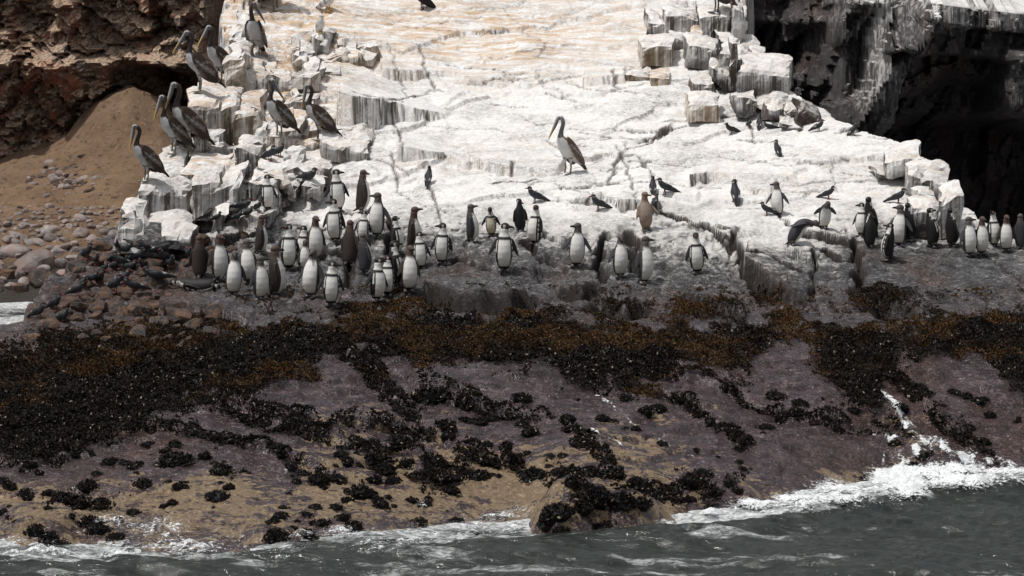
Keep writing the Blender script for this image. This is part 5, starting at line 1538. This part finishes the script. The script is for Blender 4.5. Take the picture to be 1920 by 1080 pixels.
def tern_mesh(head_yaw=0, pitch=28, crouch=0, kind='tern'):
    """a perched Inca tern facing -Y, 0.4 m long"""
    V3 = lambda f, z, x=0: np.array([x, -f, z - crouch])
    D = {'tern': np.array([.040, .042, .047]), 'young': np.array([.045, .034, .030]), 'gull': np.array([.62, .61, .60]), 'black': np.array([.012, .011, .012])}[kind]
    cp = math.radians(pitch - 28)
    def rp(f, z, x=0):
        f2 = f * math.cos(cp) - (z - .12) * math.sin(cp); z2 = .12 + f * math.sin(cp) + (z - .12) * math.cos(cp)
        return V3(f2, z2, x)
    rows = resample([(0, -.17, .045, .014, .010), (1, -.115, .075, .032, .026), (2, -.04, .108, .047, .045), (3, .03, .142, .048, .050), (4, .068, .180, .036, .038), (5, .080, .210, .028, .029)], 30)
    path = []
    for i in range(len(rows)):
        a, b = rows[max(i - 1, 0)], rows[min(i + 1, len(rows) - 1)]
        t = rp(b[1], b[2]) - rp(a[1], a[2]); t /= np.linalg.norm(t)
        s = np.array([1., 0, 0]); f = np.cross(t, s)
        if f @ V3(.6, -1) < 0: f = -f
        path.append((rp(rows[i, 1], rows[i, 2]), s, f, rows[i, 3], rows[i, 4]))
    comps = [loft(path, 18, lambda fr_, a, q: D * (1.25 if abs(a) < 1.2 else .9))]
    hb = rp(.083, .226)
    h = rotz(np.array([0, -1.0, 0]), math.radians(head_yaw)); side = np.cross(h, [0, 0, 1.0]); side /= np.linalg.norm(side)
    cap = D * .55 if kind == 'tern' else D
    def hcl(x, y, z):
        if kind == 'tern' and abs(y) > .62 and -.75 < z < -.2 and -.7 < x < .6: return np.array([.62, .60, .56])
        return cap
    comps.append(ellipsoid(hb, [h, side, [0, 0, 1]], (.036, .030, .030), hcl))
    bc = {'tern': np.array([.28, .035, .028]), 'young': np.array([.05, .03, .028]), 'gull': np.array([.5, .33, .06]), 'black': D}[kind]
    comps.append(tube([hb + h * .028, hb + h * .055 - np.array([0, 0, .002]), hb + h * .082 - np.array([0, 0, .008])], [.011, .0075, .005], bc, 8))
    W = {'tern': np.array([.045, .047, .053]), 'young': np.array([.05, .038, .034]), 'gull': np.array([.16, .165, .18]), 'black': D}[kind]
    for sgn in (1, -1):
        pts = [rp(.045, .160, sgn * .036), rp(-.02, .135, sgn * .046), rp(-.10, .095, sgn * .036), rp(-.18, .058, sgn * .020), rp(-.245, .032, sgn * .008)]
        comps.append(tube(pts, [.016, .036, .032, .018, .006], lambda f_, a, q: (np.array([.55, .53, .5]) if (kind == 'tern' and .35 < f_ < .62 and math.sin(a) * 1 > .8) else W * (1 - .45 * f_)), 12, .45, (0, .5, .87)))
    comps.append(tube([rp(-.12, .07), rp(-.19, .04), rp(-.25, .016)], [.026, .026, .018], D * .6, 10, .35))
    lc = {'tern': np.array([.20, .045, .035]), 'young': np.array([.09, .04, .035]), 'gull': np.array([.55, .33, .04]), 'black': D}[kind]
    for sgn in (1, -1):
        if crouch < .05:
            comps.append(tube([V3(.0, .11, sgn * .022), V3(.005, .05, sgn * .022), V3(.0, .006, sgn * .022)], [.010, .0075, .0075], lc, 8))
            comps.append(ellipsoid(V3(.018, .006, sgn * .024), [[0, -1, 0], [1, 0, 0], [0, 0, 1]], (.026, .017, .0065), lc))
    return fuse('tern', comps, .0048, M_PLUM, 1)
TM = {'f': tern_mesh(), 'l': tern_mesh(-60), 'r': tern_mesh(60), 'up': tern_mesh(20, 52), 'low': tern_mesh(15, 14, .055), 'b': tern_mesh(140, 20), 'young': tern_mesh(0, 22, 0, 'young'), 'gull': tern_mesh(25, 40, 0, 'gull'), 'gull_b': tern_mesh(0, 30, 0, 'gull'), 'black': tern_mesh(0, 40, 0, 'black')}

bpy.context.view_layer.update()
DG = bpy.context.evaluated_depsgraph_get()
def foot_hit(px, py):
    d = Vector(ray(px, py)).normalized()
    o = Vector((0, 0, CAM_Z))
    for k in range(8):
        ok, loc, nrm, fi, ob, mt = scene.ray_cast(DG, o, d)
        if not ok: break
        if ob.name.split('.')[0] in ('rock_outcrop', 'rock_block', 'boulder', 'stone', 'beach') and nrm.z > -.2:
            return np.array(loc)
        o = loc + d * .01
    return grid_hit(px, py)

rv = random.Random(3)
def stand(kind, lib, key, px, py, top, yaw, label, group, cat, mirror=False, hgt=None):
    """feet at a point seen in the photograph; the bird's height there in photo pixels gives its scale"""
    me, H, co = lib[key]
    p = foot_hit(px, py)
    yaw += rv.uniform(-14, 14)
    s = (py - top) * (p[1] / F) / (H if hgt is None else hgt)
    o = bpy.data.objects.new(kind, me); COL.objects.link(o)
    o.location = (p[0], p[1], p[2] - .012)
    o.scale = (-s if mirror else s, s, s)
    o.rotation_euler = (rv.uniform(-.07, .07), rv.uniform(-.06, .06), math.radians(yaw)) if kind == 'penguin' and hgt is None else (0, 0, math.radians(yaw))
    tag(o, label, cat, group)
    return o

GP = 'penguins standing about on the rock'
PEN = [
 ('aR', 502, 394, 325, 28, 'adult penguin standing highest on the left, just above the dark terns, facing right'),
 ('aR', 634, 396, 315, 12, 'adult penguin with one flipper held out, standing highest above the left crowd'),
 ('aL', 629, 453, 370, 4, 'black banded adult penguin facing out with its head turned over a small boulder'),
 ('bS', 487, 476, 400, 105, 'tall brown backed young penguin in profile beside the row of terns'),
 ('aL', 541, 505, 417, 2, 'white bellied adult penguin with its red brown face turned to the one behind terns'),
 ('aL', 568, 492, 420, -12, 'adult penguin half hidden behind two others, dark face turned left'),
 ('bF', 590, 488, 402, 15, 'long necked brown headed young penguin at the back of the left crowd'),
 ('j0', 572, 505, 447, 12, 'small young penguin squeezed in front of a black headed adult'),
 ('j0', 582, 557, 463, -16, 'pale grey young penguin with bowed dark head beside the small adult in front'),
 ('aR', 620, 572, 486, 6, 'adult penguin standing lowest of the left crowd on wet dark rock'),
 ('jR', 488, 562, 476, 28, 'young penguin with white cheek bowing its head to the right at the front edge'),
 ('j0', 437, 553, 467, 0, 'pale young penguin with both flippers hanging free on the bare rock'),
 ('jR', 466, 530, 446, 4, 'penguin with white breast mostly hidden behind two young ones at the front'),
 ('bF', 411, 526, 435, 35, 'young penguin with rusty brown neck and bright white breast near the lying bird'),
 ('bK', 375, 522, 438, 172, 'brown penguin turning its back to us, just above the lying bird'),
 ('bK', 519, 558, 457, 95, 'slate grey young penguin in profile with its flipper spread'),
 ('bK', 678, 398, 316, 100, 'brown headed penguin seen from behind, highest of the middle crowd'),
 ('jL', 706, 443, 358, -28, 'young penguin with bluish white front and dark back, looking up to the left'),
 ('aL', 680, 455, 392, -10, 'adult penguin with a pink face half hidden in the middle crowd'),
 ('bK', 655, 499, 410, 128, 'dark grey penguin with its back turned and a white flipper edge'),
 ('jR', 686, 514, 434, 115, 'dark young penguin in profile with a pale cheek, in the middle crowd'),
 ('aR', 745, 478, 402, 70, 'adult penguin in profile whose white throat faces right'),
 ('bS', 774, 470, 384, 65, 'tallest brown penguin of the middle crowd with its beak raised to the right'),
 ('aR', 789, 504, 432, 0, 'adult penguin facing out, dark head turned right, beside the outermost adult'),
 ('aL', 828, 494, 415, 0, 'adult penguin standing alone at the right end of the middle crowd'),
 ('aS', 742, 541, 448, 105, 'adult penguin in profile with a white stripe curling behind its cheek'),
 ('bF', 766, 546, 457, 8, 'pale young penguin with a pinkish grey face at the front of the middle crowd'),
 ('aR', 706, 564, 480, 22, 'front adult of the close pair at the edge of the weed'),
 ('aL', 726, 554, 476, 8, 'rear adult of the close pair at the edge of the weed'),
 ('jS', 886, 454, 380, 95, 'dark young penguin in profile with a long beak pointing right'),
 ('aD', 922, 442, 386, -8, 'hunched penguin with a yellowish belly preening next to a dark young bird'),
 ('aK', 976, 434, 370, 190, 'penguin with its back to us and head tucked to the side'),
 ('aS', 1002, 458, 382, -48, 'adult penguin with a brown back and white flipper edge in front of a preening one'),
 ('aR', 945, 508, 415, 0, 'big adult penguin facing out with its beak turned right, alone on broken rock'),
 ('jL', 1080, 499, 415, 0, 'brown headed young penguin holding both flippers away from its white body'),
 ('j0', 1162, 519, 437, 14, 'young penguin with a lowered dark head standing in the rock cleft'),
 ('jR', 1208, 532, 440, 48, 'young penguin with a white front and ruffled dark side next to the cleft'),
 ('t0', 1212, 431, 357, 8, 'sandy brown penguin with one flipper out, stained all over'),
 ('a0', 1308, 512, 433, 4, 'adult penguin standing by itself on the bare light grey slab'),
 ('jL', 1459, 405, 338, -22, 'young penguin with a pale grey breast standing on the white rock above the others'),
 ('jB', 1487, 460, 408, 88, 'dark penguin bending far forward with its beak to the ground'),
 ('jH', 1545, 428, 372, 10, 'stooping penguin with spread flippers and its head bent out of sight'),
 ('aS', 1634, 444, 366, 150, 'tall dark adult penguin at the back of the tight group, white ring on its cheek'),
 ('aL', 1615, 442, 378, -40, 'adult penguin with its beak up, mostly hidden in the tight group'),
 ('aK', 1630, 464, 396, 195, 'black backed penguin with a flipper hanging out in the middle of the tight group'),
 ('aS', 1664, 488, 415, -110, 'brown backed adult penguin with a red face, lowest of the tight group'),
 ('jL', 1685, 461, 381, -20, 'young penguin with a cream belly and pink beak beside the tight group'),
 ('aS', 1705, 452, 378, 140, 'dark penguin with its back turned and a white cheek ring, behind the cream bellied one'),
 ('aS', 1750, 464, 387, 105, 'grey black adult penguin in profile before the dark rock block'),
 ('aS', 1786, 462, 387, 128, 'black adult penguin seen from behind before the streaked white block'),
 ('jR', 1818, 479, 404, 14, 'penguin with a pink face and white belly, first of the row at the black cleft'),
 ('bF', 1840, 476, 403, 12, 'slim young penguin, second of the row at the black cleft'),
 ('aU', 1864, 462, 392, 6, 'adult penguin throwing its head up, third of the row at the black cleft'),
 ('bF', 1886, 470, 400, -8, 'brown headed young penguin, fourth of the row at the black cleft'),
 ('jS', 1914, 466, 398, 150, 'grey penguin cut by the right edge of the picture'),
]
for key, px, py, top_, yaw, lab in PEN:
    o = stand('penguin', PM, key, px, py, top_, yaw, lab, GP, 'penguin')
o = stand('penguin', PM, 'lie', 366, 545, 512, -90, 'adult penguin lying on its belly on the edge of the rubble', GP, 'penguin', hgt=.21)

GL = 'pelicans on the white rock'
PEL = [
 ('steep', 271, 339, 231, -68, 'brown pelican standing lowest of the left flock, on the grey streaked block', 'pelican'),
 ('down', 322, 288, 176, -68, 'brown pelican with a dark neck, second from the bottom of the left flock', 'pelican'),
 ('down', 348, 280, 152, -52, 'brown pelican close behind the second one with its bill hanging straight down', 'pelican'),
 ('out', 371, 171, 56, -68, 'large pelican with a white crown and long yellow bill on the tall corner block', 'pelican'),
 ('out', 408, 155, 46, -60, 'dark pelican half hidden behind the white crowned one', 'pelican'),
 ('preen', 478, 104, 2, -18, 'pelican preening with its yellow tipped bill laid over its breast', 'pelican'),
 ('turn', 520, 257, 146, -62, 'pelican looking back over its shoulder with its bill pointing down right', 'pelican'),
 ('steep', 594, 262, 156, -68, 'pelican with its bill pressed against a dark curved neck, beside the big streaked slab', 'pelican'),
 ('side', 1062, 326, 214, -36, 'lone pelican with a white belly standing on the open white rock', 'pelican'),
 ('down', 520, 19, -88, 70, 'pelican cut off by the top edge, white breast and dark wing showing', 'pelican'),
 ('down', 484, 14, -92, 160, 'pelican at the top edge of which only the brown rear shows', 'pelican'),
 ('down', 1340, 22, -86, -110, 'pelican at the top edge above the stair of white blocks, only its tail showing', 'pelican'),
]
for key, px, py, top_, yaw, lab, cat in PEL:
    stand('pelican', LM, key, px, py, top_, yaw, lab, GL, cat)
stand('gull', TM, 'gull', 601, 63, 25, 20, 'white gull with yellow feet on a pale boulder', 'gulls on the white rock', 'gull')
stand('gull', TM, 'gull_b', 616, 20, -16, 60, 'gull cut by the top edge with a brownish shade on its wing', 'gulls on the white rock', 'gull')
stand('black_bird', TM, 'black', 792, 17, -26, -60, 'black bird cut by the top edge of the picture, legs showing', None, 'bird')

GT = 'slate grey terns'
H_T = None
TER = [  # key, x, feet y, top y, yaw, label
 ('up', 804, 343, 309, 170, 'dark tern with its back turned, alone on the white rock below the low ledge'),
 ('low', 580, 338, 311, 30, 'plump grey tern sitting on the broad white boulder'),
 ('r', 506, 301, 270, 55, 'black tern with a white cheek plume leaning over the boulder under the pelicans'),
 ('f', 524, 294, 266, 60, 'second dark tern pressed against the plumed one under the pelicans'),
 ('f', 1003, 380, 347, -80, 'red billed tern in profile above the pair of penguins with tucked heads'),
 ('f', 1122, 394, 362, -80, 'red billed tern standing between two small dark ledges'),
 ('up', 1224, 361, 328, 165, 'tern seen from behind above the sandy brown penguin'),
 ('f', 1247, 364, 331, -75, 'tern facing left beside the one seen from behind'),
 ('b', 1229, 387, 362, 150, 'black tern peeping out behind the sandy brown penguin'),
 ('up', 1378, 377, 334, 175, 'tern with white wing spots stretching below the diagonal ledge'),
 ('f', 1438, 404, 376, -72, 'tern standing at the feet of the pale breasted young penguin'),
 ('r', 1553, 373, 346, 60, 'black tern with a red bill perched by the stooping penguin'),
 ('r', 1684, 381, 350, 55, 'tern with its long tail down left, near the right corner of the white rock'),
 ('young', 1370, 252, 228, -65, 'brown young tern on the white rock below the stair of blocks'),
 ('f', 1404, 238, 222, 20, 'small red billed tern peeping over the edge under the stair of blocks'),
 ('up', 1424, 239, 212, 175, 'grey tern with its back turned under the dark streaked block'),
 ('low', 1442, 241, 226, -70, 'brown tern crouching next to the one with its back turned'),
 ('up', 1457, 291, 260, -150, 'orange billed tern standing alone, facing left on the open white rock'),
 ('f', 1535, 246, 222, 130, 'pale grey tern before the black recess'),
 ('up', 1600, 253, 226, 110, 'grey tern with a white wing bar at the brink of the black cleft'),
 ('up', 1348, 96, 72, 170, 'tern on a narrow step among the blocks at the upper right'),
 ('low', 456, 392, 368, 60, 'black tern tucked against the brown rock, uppermost of the left row'),
 ('r', 484, 396, 372, 50, 'black tern directly behind the tall brown backed penguin'),
 ('r', 466, 408, 384, 52, 'tern with a white plume in the middle of the left row'),
 ('f', 446, 414, 392, 55, 'dark tern lying along the ledge in the left row'),
 ('f', 424, 422, 398, 60, 'black tern with a long tail near the lower end of the left row'),
 ('r', 406, 416, 394, 62, 'grey tern with white wing edge in the left row'),
 ('young', 376, 431, 402, 70, 'brownish young tern at the lower end of the left row'),
 ('f', 388, 412, 388, 110, 'grey tern half hidden behind the brownish young one'),
 ('r', 164, 485, 452, 52, 'red billed tern alone on the big stone at the left end'),
 ('b', 180, 496, 472, 20, 'black tern in the gap beside the pale stone'),
 ('f', 219, 468, 446, 20, 'tern with an orange bill next to the white stained pillar'),
 ('r', 213, 490, 468, 50, 'tern with a white cheek below the white stained pillar'),
 ('r', 216, 508, 480, 48, 'tern sitting on rubble in line with the white stained pillar'),
 ('f', 245, 482, 458, 80, 'tern crouching left of the dark red boulder'),
 ('f', 273, 472, 446, -70, 'tern standing in front of the dark red boulder'),
 ('f', 308, 494, 461, -40, 'big plumed tern with folded wings near the brown penguin seen from behind'),
 ('low', 242, 506, 484, 60, 'tern huddled on dark rubble below the dark red boulder'),
 ('low', 291, 524, 496, -70, 'tern perched left of the lying penguin'),
 ('r', 216, 548, 510, 50, 'tern with white moustache low on the rubble slope'),
 ('f', 196, 512, 488, 40, 'tern halfway down the rubble facing the beach'),
 ('low', 172, 528, 504, 50, 'tern hunched beside an orange brown stone'),
 ('r', 146, 555, 522, 55, 'dark tern above the lowest pair on the rubble'),
 ('b', 158, 542, 514, 30, 'tern wedged between two others on the rubble slope'),
 ('r', 104, 582, 546, 52, 'tern with white moustache, second lowest on the rubble by the water'),
 ('r', 73, 598, 563, 50, 'lowest tern of all, its tail hanging towards the water'),
 ('b', 120, 606, 574, 30, 'black tern with its head turned away beside the lowest one'),
 ('f', 355, 486, 458, 30, 'tern half hidden by the brown penguin with its back to us'),
 ('low', 330, 478, 456, -60, 'tern sitting under the white topped ledge on the left'),
 ('low', 268, 500, 480, -30, 'tern lying flat on the rubble left of the big plumed one'),
]
for k, (px, py) in enumerate([(235, 474), (258, 494), (226, 502), (320, 508), (300, 474), (188, 534), (232, 534), (250, 550)]):
    TER.append((['low', 'r', 'f', 'b'][k % 4], px, py, py - (25 if k % 4 == 0 else 34), [40, 70, -60, 20, 100][k % 5], 'dark tern packed in with many others on the wet rubble at the left'))
for key, px, py, top_, yaw, lab in TER:
    stand('tern', TM, key, px, py, top_ , yaw, lab, GT, 'tern')
